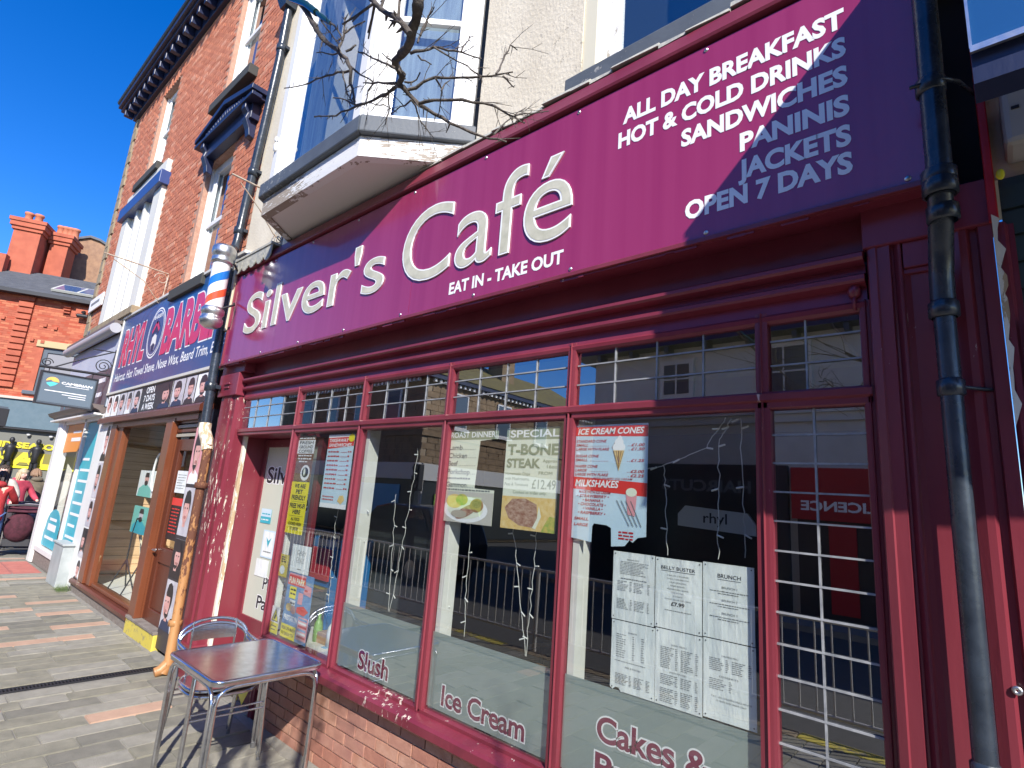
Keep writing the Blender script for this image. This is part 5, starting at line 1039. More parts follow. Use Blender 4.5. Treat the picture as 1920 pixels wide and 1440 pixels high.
# barber's pole
bp = thing('barber_pole', 'chrome-capped barber\'s pole with blue, white and red stripes on the party wall', 'barber pole', (-6.15, -.36, 3.5))
bx, by = -6.15, -.36
STR = bpy.data.materials.new('barber_stripes'); STR.use_nodes = True; n = STR.node_tree; b = n.nodes['Principled BSDF']; b.inputs['Roughness'].default_value = .12; b.inputs['Coat Weight'].default_value = .6
me_ = plain('pole_white', (.72, .72, .72), .15)
def band(m, zc, wd, nm='stripe'):
    mb = MB(); n_ = 24; t0 = -.32
    for k in range(n_ * 2):
        a, b = -math.pi + k * math.pi / n_, -math.pi + (k + 1) * math.pi / n_
        za, zb = zc + a * .055, zc + b * .055
        mb.add([(bx + .0895 * math.cos(t + t0), by + .0895 * math.sin(t + t0), z) for t, z in ((a, za), (b, zb), (b, zb + wd), (a, za + wd))], [(0, 1, 2, 3)], 0, True)
    obj(nm, mb, m, bp)
obj('glass_cylinder', MB().lathe((bx, by, 3.6), [(.088, 0), (.088, .55)], 32), me_, bp)
band(plain('stripe_blue', (.02, .16, .55), .12), 3.90, .095)
band(plain('stripe_red', (.75, .10, .04), .12), 3.70, .085)
obj('top_cap', MB().lathe((bx, by, 4.12), [(.09, 0), (.105, .0), (.108, .03), (.10, .05), (.098, .07), (.115, .09), (.12, .12), (.118, .17), (.095, .20), (.001, .205)], 32), STEEL, bp)
obj('bottom_cap', MB().lathe((bx, by, 3.40), [(.001, 0), (.06, .0), (.10, .03), (.115, .07), (.112, .10), (.095, .115), (.10, .14), (.112, .16), (.112, .20), (.09, .225)], 32), STEEL, bp)
obj('bracket', MB().tube([(bx + .05, by, 3.58), (-6.06, -.24, 3.66), (-6.1, -.18, 3.70), (-6.2, -.15, 3.75)], .012).tube([(bx + .05, by, 4.16), (-6.1, -.25, 4.14), (-6.24, -.15, 4.12)], .012), IRON, bp)
box('wall_plate', (-6.36, -6.292, -.16, -.10, 3.45, 4.30), plain('worn_cream_plate', (.6, .52, .38)), bp, .004)

# scrolled iron brackets on the walls
def scroll_bracket(x, z, L, label, m):
    o = thing('iron_bracket', label, 'bracket', (x, -.02, z)); d = Vector((0, -1, 0))
    P = lambda a, b: (x, .02 - a, z + b)
    obj('arm', MB().tube([P(0, 0), P(L, .02)], .010, 6), m, o); obj('stay', MB().tube([P(0, -.02), P(.02, -.5)], .010, 6), m, o)
    obj('scroll', MB().tube([P(.08 + .10 * math.cos(t) * (1 - t / 11), -.11 + .10 * math.sin(t) * (1 - t / 11)) for t in [k * .45 for k in range(20)]], .006, 5).tube([P(.02, -.48), P(.12, -.42), P(.3, -.22), P(L * .85, -.03)], .007, 5), m, o)
    obj('small_scroll', MB().tube([P(.06 + .05 * math.cos(t) * (1 - t / 9), -.47 + .05 * math.sin(t) * (1 - t / 9)) for t in [k * .5 for k in range(14)]], .005, 5), m, o)
scroll_bracket(-5.62, 4.86, .62, 'cream iron scroll bracket fixed to the cream wall left of the bay window', IRONC)
scroll_bracket(-9.55, 4.92, .85, 'rusty cream iron scroll bracket on the brick wall between the two first floor windows', IRONC)

# ================================================================ WHITE CORNER SHOP
WS = thing('corner_shop', 'white-framed corner shop with teal window graphics beyond the barber', 'building', (-13, 0, 0))
obj('corner_column', MB().prism([(-14.85, .30), (-14.85, -.02), (-14.78, -.05), (-14.52, -.05), (-14.45, -.02), (-14.45, .30)], 0, 2.80, 'z'), WHITE, WS, .006)
obj('shop_frame', MB().box(-14.45, -14.33, 0, .12, .30, 2.76).box(-14.45, -11.50, -.03, .16, .24, .33).box(-12.72, -12.62, 0, .12, .33, 2.76).box(-14.33, -11.5, .0, .12, 2.70, 2.80).box(-11.56, -11.30, -.01, .3, .0, 2.80), WHITE, WS, .004)
obj('plinth', MB().box(-14.45, -11.50, .0, .25, 0, .24), PLINTH, WS); box('shop_glass', (-14.33, -11.56, .05, .055, .33, 2.70), GLASSB, WS)
obj('office_wall', MB().box(-14.4, -11.5, 2.2, 2.25, .1, 2.9), plain('pale_office', (.45, .5, .42)), WS); obj('office_floor', MB().box(-14.6, -11.5, .1, 2.2, .05, .1), FLOORIN, WS); obj('office_ceiling', MB().box(-14.8, -11.5, .1, 2.2, 2.8, 2.9), plain('pale_office', (.45, .5, .42)), WS)
g = MB().add([(-12.58, .042, .50), (-11.60, .042, .50), (-11.60, .042, 2.68), (-12.20, .042, 2.68)], [(0, 1, 2, 3)]); obj('teal_window_graphic', MB().prism([(-12.60, .42), (-11.58, .42), (-11.58, 2.68), (-12.56, 2.68)], .040, .044, 'y'), PTEAL, WS)
p = MB()
for k in range(8): p.box(-12.45, -12.45 + (.5 + .25 * ((k * 7) % 3)) , .037, .039, 2.0 - k * .19, 2.045 - k * .19)
o = obj('window_print', p, TEXW, WS); o['kind'] = 'stuff'
obj('orange_window_graphic', MB().prism([(-14.25, 2.69), (-12.80, 2.69), (-12.80, 2.40), (-12.90, 2.24), (-13.1, 2.16), (-14.3, 2.14)], .040, .044, 'y'), PORG, WS)
obj('orange_print', MB().box(-13.7, -13.05, .037, .039, 2.52, 2.56).box(-13.75, -13.0, .037, .039, 2.36, 2.43), TEXW, WS)['kind'] = 'stuff'
obj('teal_badge', MB().prism([(-14.30, .36), (-13.05, .36), (-13.05, .70)] + [(-13.62 + .60 * math.cos(t), .72 + .34 * math.sin(t)) for t in [k * math.pi / 8 for k in range(9)]] + [(-14.30, .6)], .040, .044, 'y'), PTEAL, WS)
obj('badge_print', MB().box(-13.95, -13.35, .037, .039, .84, .89).box(-14.0, -13.3, .037, .039, .66, .78).box(-14.1, -13.3, .037, .039, .50, .55), TEXW, WS)['kind'] = 'stuff'
obj('shop_fascia', MB().box(-15.1, -11.42, -.02, .2, 2.92, 4.24), LGREY, WS); obj('fascia_band', MB().box(-15.12, -11.42, -.035, -.021, 2.92, 3.62), DGREY, WS)
obj('fascia_lettering', MB().box(-12.25, -11.75, -.038, -.036, 3.38, 3.46).box(-12.2, -11.8, -.038, -.036, 3.12, 3.2), TEXW, WS)['kind'] = 'stuff'
obj('teal_drop_logo', MB().add([(-14.7 + .14 * math.cos(t), -.037, 3.33 + .10 * math.sin(t)) for t in [k * math.pi / 8 for k in range(9)]] + [(-14.72, -.037, 3.0)], [tuple(range(10))]), PTEAL, WS)
obj('fascia_cornice', MB().prism([(-.20, 2.94), (.1, 2.94), (.1, 2.80), (-.05, 2.80), (-.09, 2.85), (-.17, 2.88)], -15.25, -11.44), plain('brown_moulding', (.15, .12, .11)), WS); obj('cornice_edge', MB().box(-15.2, -11.46, -.14, .02, 2.77, 2.80), WHITE, WS)
obj('roller_housing', MB().tube([(-15.25, -.12, 4.30), (-11.44, -.12, 4.30)], .09, 16), plain('roller_paint', (.42, .42, .45), .4), WS); obj('roller_cover', MB().box(-15.25, -11.44, -.16, .05, 4.385, 4.44), plain('brown_moulding', (.15, .12, .11)), WS)
obj('roller_end', MB().tube([(-15.27, -.12 + .08 * math.cos(t) * (1 - t / 16), 4.30 + .08 * math.sin(t) * (1 - t / 16)) for t in [k * .5 for k in range(24)]], .014), plain('roller_paint', (.42, .42, .45), .4), WS)
obj('mosaic_band', MB().box(-14.2, -11.44, -.05, .06, 4.46, 4.66), mat('mosaic_blue_grey', (.05, .07, .14), (.32, .30, .22), rough=.7, scale=9, bs=.6, bscale=20, a=.45, b_=.55), WS)
sgn = thing('street_name_plate', 'small white street name plate on the corner quoins', 'sign', (-14.2, 0, 5.3)); obj('plate', MB().box(-14.86, -13.75, YB - .07, YB - .045, 5.2, 5.48), TEXW, sgn, .004); obj('plate_print', MB().box(-14.7, -14.0, YB - .073, YB - .0705, 5.32, 5.38), GREYP, sgn)['kind'] = 'stuff'
tag(obj('meter_cabinet', MB().box(-12.02, -11.32, -.16, .0, 0, .63).box(-12.05, -11.29, -.18, .0, .63, .66), mat('galvanised_grey', (.42, .45, .45), (.33, .36, .36), rough=.45, scale=5), None, .006), 'grey metal cabinet standing against the white corner shop post', 'cabinet')
# hanging sign on its wrought iron arm (faces up the street)
HS = thing('hanging_sign', 'grey hanging sign CAMBRIAN with an orange and teal logo under a scrolled iron arm', 'sign', (-11.5, -.5, 2.9)); HX = -11.5
fr_ = lambda X, Z, Y: (HX + .02 - (Y + .0), X, Z)
obj('board', MB().box(HX - .03, HX + .018, -.93, -.19, 2.84, 3.34), DGREY, HS, .003); obj('board_face', MB().box(HX + .018, HX + .020, -.905, -.215, 2.865, 3.315), plain('grey_blue_face', (.13, .17, .21), .3), HS)
obj('board_frame', MB().box(HX - .04, HX + .03, -.95, -.925, 2.82, 3.36).box(HX - .04, HX + .03, -.20, -.175, 2.82, 3.36).box(HX - .04, HX + .03, -.925, -.2, 3.34, 3.36).box(HX - .04, HX + .03, -.925, -.2, 2.82, 2.84), IRON, HS)
def ft(s_, y0, y1, z, c, nm, bold=.02, kind=None):
    mb = MB(); text(mb, s_, y0, y1, z, c, 0, bold=bold, frame=lambda X, Z, Y: (HX + .0215, X, Z)); o = obj(nm, mb, TEXW, HS)
ft('CAMBRIAN', -.655, -.245, 3.185, .036, 'lettering', .03)
obj('small_print', MB().box(HX + .0205, HX + .0215, -.60, -.28, 3.155, 3.163).box(HX + .0205, HX + .0215, -.85, -.30, 3.045, 3.058).box(HX + .0205, HX + .0215, -.62, -.30, 3.008, 3.018).box(HX + .0205, HX + .0215, -.53, -.30, 2.972, 2.982), TEXW, HS)['kind'] = 'stuff'
obj('logo_sun', MB().add([(HX + .0215, -.775 + .085 * math.cos(t), 3.20 + .075 * math.sin(t)) for t in [k * math.pi / 12 for k in range(13)]] + [(HX + .0215, -.80, 3.225), (HX + .0215, -.77, 3.205)], [tuple(range(15))]), plain('logo_orange', (.85, .48, .12)), HS)
obj('logo_wave', MB().add([(HX + .0215, y, z) for y, z in ((-.85, 3.17), (-.78, 3.195), (-.70, 3.185), (-.73, 3.15), (-.79, 3.115), (-.84, 3.15))], [tuple(range(6))]), plain('logo_teal', (.10, .55, .58)), HS)
am = MB().tube([(HX, -.98, 3.42), (HX, -.02, 3.46)], .022, 8); obj('arm', am, IRON, HS)
obj('top_stay', MB().tube([(HX, -.05, 3.88), (HX, -.45, 3.66), (HX, -.80, 3.44)], .012, 6).tube([(HX, -.02, 3.88), (HX, -.35, 3.86)], .010, 6).tube([(HX, -.02, 3.40), (HX, -.02, 3.92)], .02, 6), IRON, HS)
obj('scroll', MB().tube([(HX, -.16 + .125 * math.cos(t) * (1 - t / 17), 3.60 + .125 * math.sin(t) * (1 - t / 17)) for t in [k * .4 for k in range(36)]], .008, 6), IRON, HS)
obj('scroll', MB().tube([(HX, -.90 + .08 * math.cos(t) * (1 - t / 14), 3.50 + .07 * math.sin(t) * (1 - t / 14)) for t in [k * .4 for k in range(26)]], .008, 6), IRON, HS)
for y in (-.85, -.27): obj('hanger', MB().tube([(HX, y, 3.43), (HX, y, 3.355)], .008, 6), IRON, HS)

# ================================================================ RED BRICK BUILDING AT THE JUNCTION
def local_thing(name, label, cat, loc, rz, **k):
    o = thing(name, label, cat, loc, **k); o.rotation_euler = (0, 0, rz); ORG[o.name] = Vector((0, 0, 0)); return o
RB = local_thing('corner_building', 'bright red brick building with slate roof, chimneys and a yellow MID SEASON SALE shopfront', 'building', (-24.6, -.9, -.02), R_(63.4))
rw = obj('brick_wall', MB().box(-8, 1.55, 0, .4, 3.95, 7.5).box(2.6, 9, 0, .4, 3.95, 7.5).box(1.55, 2.6, 0, .4, 5.75, 7.5).box(1.55, 2.6, 0, .4, 3.95, 4.25).box(-8, 9, 6, 6.4, 0, 7.5), REDB, RB)
mb = MB(); rg = random.Random(31)
for r in range(47):
    z = 3.98 + r * .075; x = -3.0 + (.115 if r % 2 else 0)
    while x < 6.0:
        if not (x + .11 > 1.5 and x - .11 < 2.65 and 4.2 < z < 6.0): mb.add([(x - .107, -.008 + rg.uniform(-.003, .003), z - .034), (x + .107, -.008, z - .034), (x + .107, -.008, z + .034), (x - .107, -.008 + rg.uniform(-.003, .003), z + .034)], [(0, 1, 2, 3)], rg.choices([0, 1, 2], [5, 3, 2])[0])
        x += .225
o = obj('brick_courses', mb, [REDB, mat('red_brick_orange', (.52, .17, .085), (.45, .13, .07), rough=.85), mat('red_brick_dark', (.40, .08, .04), rough=.85)], rw); o['kind'] = 'stuff'
for k in range(15): box('rustic_block', (.62, 1.02, -.10, -.009, 4.3 + k * .21, 4.46 + k * .21), REDB, rw)
for k in range(14): box('rustic_block', (-.45, -.1, -.10, -.009, 4.35 + k * .23, 4.5 + k * .23), REDB, rw)
for x, z in ((-.9, 6.75), (.3, 6.55), (1.45, 6.5), (1.75, 6.45), (2.6, 6.4), (1.2, 5.95), (1.5, 5.92), (2.3, 5.9), (2.75, 6.9)): box('corbel_brick', (x - .05, x + .05, -.07, -.009, z - .05, z + .05), REDB, rw)
obj('stepped_corbel',  MB().box(1.84, 2.56, -.03, -.009, 6.94, 7.3).box(2.84, 3.06, -.03, -.009, 6.9, 7.2).box(2.56, 2.84, -.03, -.009, 7.1, 7.2).box(1.85, 2.05, -.12, -.03, 7.02, 7.06).box(1.85, 2.05, -.12, -.03, 7.12, 7.16).box(1.85, 2.05, -.12, -.03, 7.22, 7.26).box(2.85, 3.05, -.12, -.03, 6.95, 6.99).box(2.85, 3.05, -.12, -.03, 7.05, 7.09).box(2.85, 3.05, -.12, -.03, 7.15, 7.19).box(2.2, 2.55, -.12, -.03, 7.05, 7.3), REDB, rw)
obj('floodlight', MB().tube([(2.45, -.10, 7.15), (2.45, -.25, 7.10)], .05).tube([(2.3, -.2, 6.98), (2.6, -.2, 6.98)], .07, 10), IRON, rw)
wn = obj('window_frame', MB().box(1.55, 1.68, .05, .15, 4.25, 5.75).box(2.47, 2.6, .05, .15, 4.25, 5.75).box(1.68, 2.47, .05, .15, 5.6, 5.75).box(1.68, 2.47, .05, .15, 4.25, 4.35), DGREY, RB); box('blanking_panel', (1.68, 2.47, .09, .12, 4.35, 5.6), plain('grey_panel', (.22, .22, .24)), wn); obj('window_lintel', MB().box(1.35, 3.1, -.05, .1, 5.76, 5.98), plain('buff_stone', (.45, .36, .2), .8), RB, .01); box('window_cill', (1.3, 2.75, -.10, .1, 4.13, 4.25), DGREY, RB, .01)
rf_ = obj('slate_roof', MB().add([(-8, -.25, 7.5), (9, -.25, 7.5), (9, 2.9, 9.1), (-8, 2.9, 9.1), (9, 6.4, 7.5), (-8, 6.4, 7.5), (-8, -.25, 7.42), (9, -.25, 7.42)], [(0, 1, 2, 3), (3, 2, 4, 5), (0, 3, 5), (1, 4, 2), (7, 6, 5, 4), (6, 7, 1, 0)]), SLATE, RB)
for r in range(22):
    y = -.2 + r * .14; z = 7.5 + (y + .25) * (1.6 / 3.15); box('slate_course', (-3, 7, y, y + .15, z + .004, z + .022), SLATE, rf_).rotation_euler = (0, 0, 0)
box('gutter', (-8, 9, -.36, -.24, 7.40, 7.52), IRON, rf_)
obj('skylight', MB().hexa([(1.25, .25, 7.80), (2.75, .25, 7.80), (2.75, 1.15, 8.26), (1.25, 1.15, 8.26), (1.25, .20, 7.87), (2.75, .20, 7.87), (2.75, 1.10, 8.33), (1.25, 1.10, 8.33)]), plain('skylight_frame', (.5, .5, .45)), rf_)
for xa, xb in ((1.32, 1.97), (2.04, 2.68)): obj('skylight_pane', MB().add([(xa, .25, 7.898), (xb, .25, 7.898), (xb, 1.04, 8.305), (xa, 1.04, 8.305)], [(0, 1, 2, 3)]), plain('skylight_blue', (.04, .10, .22), .05), rf_)
def chimney(x0, x1, y0, y1, z0, z1, pots):
    c = obj('chimney', MB().box(x0, x1, y0, y1, z0, z1 - .45).box(x0 - .06, x1 + .06, y0 - .06, y1 + .06, z1 - .45, z1 - .32).box(x0 - .12, x1 + .12, y0 - .12, y1 + .12, z1 - .32, z1 - .14).box(x0 - .16, x1 + .16, y0 - .16, y1 + .16, z1 - .14, z1), REDB, RB, .01)
    for px in pots: obj('chimney_pot', MB().lathe((px, (y0 + y1) / 2, z1), [(.15, 0), (.13, .1), (.12, .36), (.15, .38), (.15, .46), (.11, .46), (.11, .3)], 14), plain('terracotta', (.50, .18, .10), .8), c)
chimney(-1.12, -.28, 2.4, 3.4, 7.6, 10.95, (-.98, -.66))
chimney(-.16, .42, 3.0, 3.8, 7.6, 10.85, (-.08, .10, .26, .40))
bw = mat('old_brown_brick', (.24, .14, .09), (.34, .20, .12), rough=.9, scale=5, bs=.5, bscale=20)
obj('rear_gable', MB().prism([(-.6, 7.0), (6.6, 7.0), (6.6, 8.6), (.95, 11.35), (.6, 11.42), (-.6, 10.9)], 4.4, 4.8, 'y'), bw, RB)
obj('gable_coping', MB().prism([(-.6, 10.9), (.6, 11.42), (.95, 11.35), (6.6, 8.6), (6.6, 8.68), (.95, 11.45), (.6, 11.52), (-.6, 11.0)], 4.3, 4.9, 'y'), SLATE, RB)
obj('low_parapet', MB().box(-8, -.95, 2.0, 2.3, 7.6, 9.35), REDB, RB)
# its shopfront
sf = obj('shop_fascia', MB().box(-8, 9, -.15, .2, 3.02, 3.92), mat('petrol_fascia', (.10, .15, .18), (.12, .17, .20), rough=.35), RB); box('fascia_lip', (-8, 9, -.22, .2, 3.92, 4.0), plain('pale_lip', (.5, .42, .36)), sf); box('fascia_shadow_gap', (-8, 9, -.13, .2, 2.96, 3.02), IRON, sf)
sw_ = obj('shop_window', MB().box(-8, 9, .05, .1, .0, 2.96), plain('dim_window_back', (.15, .15, .13), .6), RB)
yb = obj('sale_band', MB().box(-3, 5.2, .02, .05, 1.84, 2.25), plain('sale_yellow_dark', (.20, .18, .04)), sw_); box('sale_line', (-3, 5.2, .0, .02, 1.74, 1.81), plain('sale_yellow', (.95, .90, .02)), sw_)
for s_, x0, x1, z, c in (('MID SEASON', .78, 2.75, 2.38, .17), ('SALE', 1.10, 2.95, 1.84, .38)):
    a_ = MB(); text(a_, s_, x0, x1, z, c, .012, bold=.05); obj('sale_lettering', a_, plain('sale_letter_gold', (.62, .52, .03)), sw_)
for x in (1.75, 2.35): obj('spotlight', MB().lathe((x, -.02, 2.78), [(.001, .07), (.06, .06), (.05, 0), (.001, 0)], 10), plain('lamp_grey', (.5, .5, .5)), sw_)
for x, lean in ((1.45, .12), (2.15, 0)):
    m_ = local_thing('mannequin', 'dark clothed mannequin in the sale shop window, %s of the two' % ('leftmost' if lean else 'rightmost'), 'mannequin', (-24.6 + .447 * x - .894 * .0 + .12, -.9 + .894 * x - .1, .9), R_(63.4)); m_.scale = (.72,) * 3; m_.location.z = 1.35
    obj('torso', MB().lathe((0, 0, .75), [(.001, 0), (.14, .02), (.12, .3), (.19, .62), (.17, .74), (.05, .78), (.045, .84), (.09, .9), (.10, 1.0), (.06, 1.08), (.001, 1.1)], 12), IRON, m_); obj('leg', MB().tube([(-.07, 0, .8), (-.09 - lean, 0, .4), (-.10 - lean * 2, 0, 0)], [.09, .07, .05], 8), IRON, m_); obj('leg', MB().tube([(.07, 0, .8), (.09, 0, .4), (.10, 0, 0)], [.09, .07, .05], 8), IRON, m_); obj('arm', MB().tube([(-.17, 0, 1.45), (-.26, 0, 1.2), (-.18, -.1, 1.0)], [.05, .045, .03], 8), IRON, m_)
# dark canopy edge at the left of the picture
aw = thing('dark_shop_awning', 'dark angled awning end just in view at the left edge', 'awning', (-11.5, -1.2, 2.4)); obj('awning_end', MB().box(-14.2, -14.12, -1.35, -.93, 2.52, 2.86), IRON, aw, .01); obj('awning_face', MB().box(-14.3, -14.2, -1.5, -.95, 2.5, 2.9), DGREY, aw)

# ================================================================ ACROSS THE ROAD (what the windows mirror)
def T2(mb, s_, xc, z, cap, y, bold=.03, w=None):
    """text on a wall facing +y"""
    if w: text(mb, s_, 0, w, z, cap, y, bold=bold, frame=lambda X, Z, Y: (xc + w / 2 - X, Y, Z))
OS = thing('stone_building', 'brown stone building with mossy roof and dentilled eaves across the road', 'building', (-24, -17, 0))
sb = obj('stone_wall', MB().box(-32, -18.7, -26, -12.7, -.1, 6.9), STONEL, OS)
mb = MB(); rg = random.Random(77)
for r in range(13):
    z = 3.2 + r * .285; y = -12.7 - (.3 if r % 2 else 0); 
    while y > -25.5: L = rg.uniform(.4, .8); mb.box(-18.72, -18.68 + rg.uniform(0, .02), y - L + .012, y - .012, z + .01, z + .275); y -= L
    x = -18.72
    while x > -31: L = rg.uniform(.4, .8); mb.box(x - L + .012, x - .012, -12.7, -12.68 + rg.uniform(0, .02), z + .01, z + .275); x -= L
o = obj('stone_blocks', mb, STONEB, sb); o['kind'] = 'stuff'
obj('eaves', MB().box(-32, -18.35, -26, -12.35, 6.9, 7.12), NAVY, OS)
mb = MB()
for k in range(44): mb.box(-18.60, -18.45, -12.9 - k * .3 - .12, -12.9 - k * .3, 6.74, 6.88)
for k in range(40): mb.box(-19 - k * .3 - .12, -19 - k * .3, -12.6, -12.45, 6.74, 6.88)
obj('dentils', mb, WHITE, OS)['kind'] = 'stuff'
obj('mossy_roof', MB().add([(-18.3, -12.3, 7.1), (-18.3, -26, 7.1), (-22.3, -26, 9.3), (-22.3, -16.3, 9.3), (-32, -12.3, 7.1), (-32, -16.3, 9.3)], [(0, 1, 2, 3), (0, 3, 5, 4)]), MOSS, OS)
obj('chimney_stack', MB().box(-21.5, -20.4, -20.2, -19.2, 7.5, 10.2), STONEB, OS)
for k, (y0, z0, z1) in enumerate(((-14.2, 4.9, 6.5), (-17.2, 4.9, 6.5), (-20.2, 4.9, 6.5), (-23.2, 4.9, 6.5))):
    f = obj('sash_window', MB().box(-18.70, -18.60, y0 - 1.0, y0, z0, z1).box(-18.62, -18.52, y0 - 1.1, y0 + .1, z0 - .12, z0), WHITE, OS); box('window_pane', (-18.60, -18.59, y0 - .93, y0 - .07, z0 + .07, z1 - .07), plain('far_pane', (.10, .13, .16), .1), f)
obj('stone_band', MB().box(-32, -18.60, -26, -12.6, 4.35, 4.5), STONEB, OS)
for k in range(4):
    f = obj('front_window', MB().box(-21.4 - k * 2.6, -20.4 - k * 2.6, -12.70, -12.6, 4.9, 6.5), WHITE, OS); box('window_pane', (-21.33 - k * 2.6, -20.47 - k * 2.6, -12.60, -12.59, 4.97, 6.43), plain('far_pane', (.10, .13, .16), .1), f)
obj('white_fascia', MB().box(-31, -18.5, -25, -12.45, 2.45, 3.15), plain('fascia_pale', (.60, .60, .58)), OS)
obj('dark_shopfront', MB().box(-30.5, -18.6, -24.5, -12.55, 0, 2.45), plain('dark_shopfront', (.03, .035, .04), .2), OS)
obj('blue_shop_poster', MB().box(-22.5, -19.6, -12.53, -12.50, .8, 2.2), plain('bright_blue_poster', (.02, .28, .60), .3), OS); obj('green_shop_poster', MB().box(-18.58, -18.53, -16.5, -13.6, .9, 1.9), plain('lime_poster', (.28, .50, .06), .3), OS)
OR = thing('rendered_building', 'pale grey rendered building with dark eaves brackets across the road', 'building', (0, -11, 0))
obj('rendered_wall', MB().box(-9.0, 14, -22, -11.2, -.1, 6.2), RENDB, OR); obj('eaves', MB().box(-9.6, 14.6, -22, -10.75, 6.2, 6.42), NAVY, OR)
for k in range(22): box('eaves_bracket', (-8.7 + k * 1.05, -8.6 + k * 1.05, -11.19, -10.8, 6.02, 6.19), NAVY, OR)
obj('hipped_roof', MB().add([(-9.7, -10.7, 6.4), (14.7, -10.7, 6.4), (11, -15, 8.8), (-6, -15, 8.8), (-9.7, -20, 6.4)], [(0, 1, 2, 3), (0, 3, 4)]), MOSS, OR)
obj('wall_band', MB().box(-9.05, 14, -11.2, -11.14, 4.30, 4.36).box(-9.05, 14, -11.2, -11.13, 4.10, 4.14), RENDB, OR)
for k, (x0, x1, z0, z1) in enumerate(((-6.75, -6.05, 4.95, 5.75), (-4.2, -3.25, 4.7, 5.9), (-1.2, -.3, 4.7, 5.9), (1.6, 2.5, 4.7, 5.9), (5, 5.9, 4.7, 5.9))):
    f = obj('sash_window', MB().box(x0 - .12, x1 + .12, -11.2, -11.12, z0 - .12, z1 + .12), plain('far_surround', (.66, .62, .55)), OR); box('window_pane', (x0, x1, -11.12, -11.11, z0, z1), plain('far_pane_blue', (.04, .055, .09), .15), f)
    box('glazing_bar', ((x0 + x1) / 2 - .02, (x0 + x1) / 2 + .02, -11.11, -11.10, z0, z1), plain('far_surround', (.66, .62, .55)), f); box('glazing_bar', (x0, x1, -11.109, -11.099, (z0 + z1) / 2 - .02, (z0 + z1) / 2 + .02), plain('far_surround', (.66, .62, .55)), f)
obj('dark_shopfront', MB().box(-8.8, -3.7, -11.2, -11.05, 0, 3.1), plain('dark_shopfront', (.03, .035, .04), .2), OR)
a_ = MB(); T2(a_, 'HAIRCUTS', -5.6, 2.45, .26, -11.04, w=2.2); obj('lettering', a_, GREYP, OR)
obj('red_shopfront', MB().box(-3.6, 3.2, -11.2, -10.95, 1.95, 3.05), plain('shop_red', (.40, .012, .02), .4), OR); obj('dark_doorway', MB().box(-3.5, 3.1, -11.2, -11.0, 0, 1.95), plain('dark_door', (.04, .035, .035), .3), OR)
a_ = MB(); T2(a_, 'OFF LICENCE', -2.35, 2.15, .19, -10.94, w=2.1); obj('lettering', a_, TEXW, OR)
obj('door_panels', MB().box(-2.9, -2.4, -11.0, -10.97, .1, 1.9).box(-1.9, -1.3, -11.0, -10.97, .1, 1.9), plain('shop_red', (.4, .012, .02), .4), OR)
obj('rear_terrace', MB().box(-14.5, -10, -40, -38, 0, 7), RENDB, thing('distant_terrace', 'distant pale terrace at the end of the side street', 'building', (-12, -39, 0)))
# railings along the kerb
GR = thing('guard_railing', 'long grey pedestrian guard railing along the kerb', 'railing', (-6, -3.72, 0)); RM = plain('railing_grey', (.50, .48, .44), .5)
for z in (.98, .17): obj('rail', MB().tube([(-17, -3.72, z), (4, -3.72, z)], .018, 8), RM, GR)
bmsh = MB().tube([(0, 0, .17), (0, 0, .98)], .008, 6).mesh('baluster', RM); pmsh = MB().tube([(0, 0, -.1), (0, 0, 1.0)], .026, 8).mesh('post', RM)
x = -17.0; k = 0
while x <= 4: piece('post' if k % 14 == 0 else 'baluster', pmsh if k % 14 == 0 else bmsh, GR, (x, -3.72, 0)); x += .145; k += 1
# traffic light
TL = thing('traffic_light', 'black three lamp traffic light on a grey pole across the road', 'traffic light', (-15, -9.9, 0)); obj('pole', MB().tube([(-15, -9.9, 0), (-15, -9.9, 2.9)], .06, 10), RM, TL); obj('signal_head', MB().box(-15.18, -14.82, -9.82, -9.62, 1.95, 2.85), IRON, TL, .02)
for z in (2.1, 2.4, 2.7): obj('hood', MB().lathe((-15, -9.58, z), [(.1, -.06), (.11, .0), (.1, .06)], 12), IRON, TL)
# parked car
VN = thing('parked_car', 'dark tall hatchback car waiting on the road beyond the railing', 'car', (-11.4, -6.8, -.12)); VC = mat('car_dark_paint', (.03, .032, .035), rough=.2, spec=.6)
pr = [(-13.4, .25), (-13.4, .75), (-13.1, .95), (-12.5, 1.02), (-11.9, 1.50), (-11.4, 1.60), (-9.9, 1.58), (-9.55, 1.0), (-9.45, .8), (-9.45, .25)]
obj('body', MB().prism(pr, -7.6, -6.0, 'y'), VC, VN, .05); obj('windscreen', MB().prism([(-12.42, 1.04), (-11.9, 1.44), (-11.45, 1.52), (-10.1, 1.50), (-9.8, 1.04)], -7.62, -5.98, 'y'), plain('car_glass', (.02, .03, .04), .05), VN)
for x in (-12.7, -10.2):
    for y in (-7.5, -6.0):
        w__ = obj('wheel', MB().tube([(x, y - .1, .2), (x, y + .1, .2)], .33, 20), plain('tyre', (.02, .02, .02), .8), VN); obj('rim', MB().tube([(x, y - .11, .2), (x, y + .11, .2)], .2, 12), ALU, w__)
for y in (-6.2, -7.4): obj('headlight', MB().ell((-13.38, y, .68), (.05, .14, .09)), plain('lamp_clear', (.7, .7, .7), .1), VN)

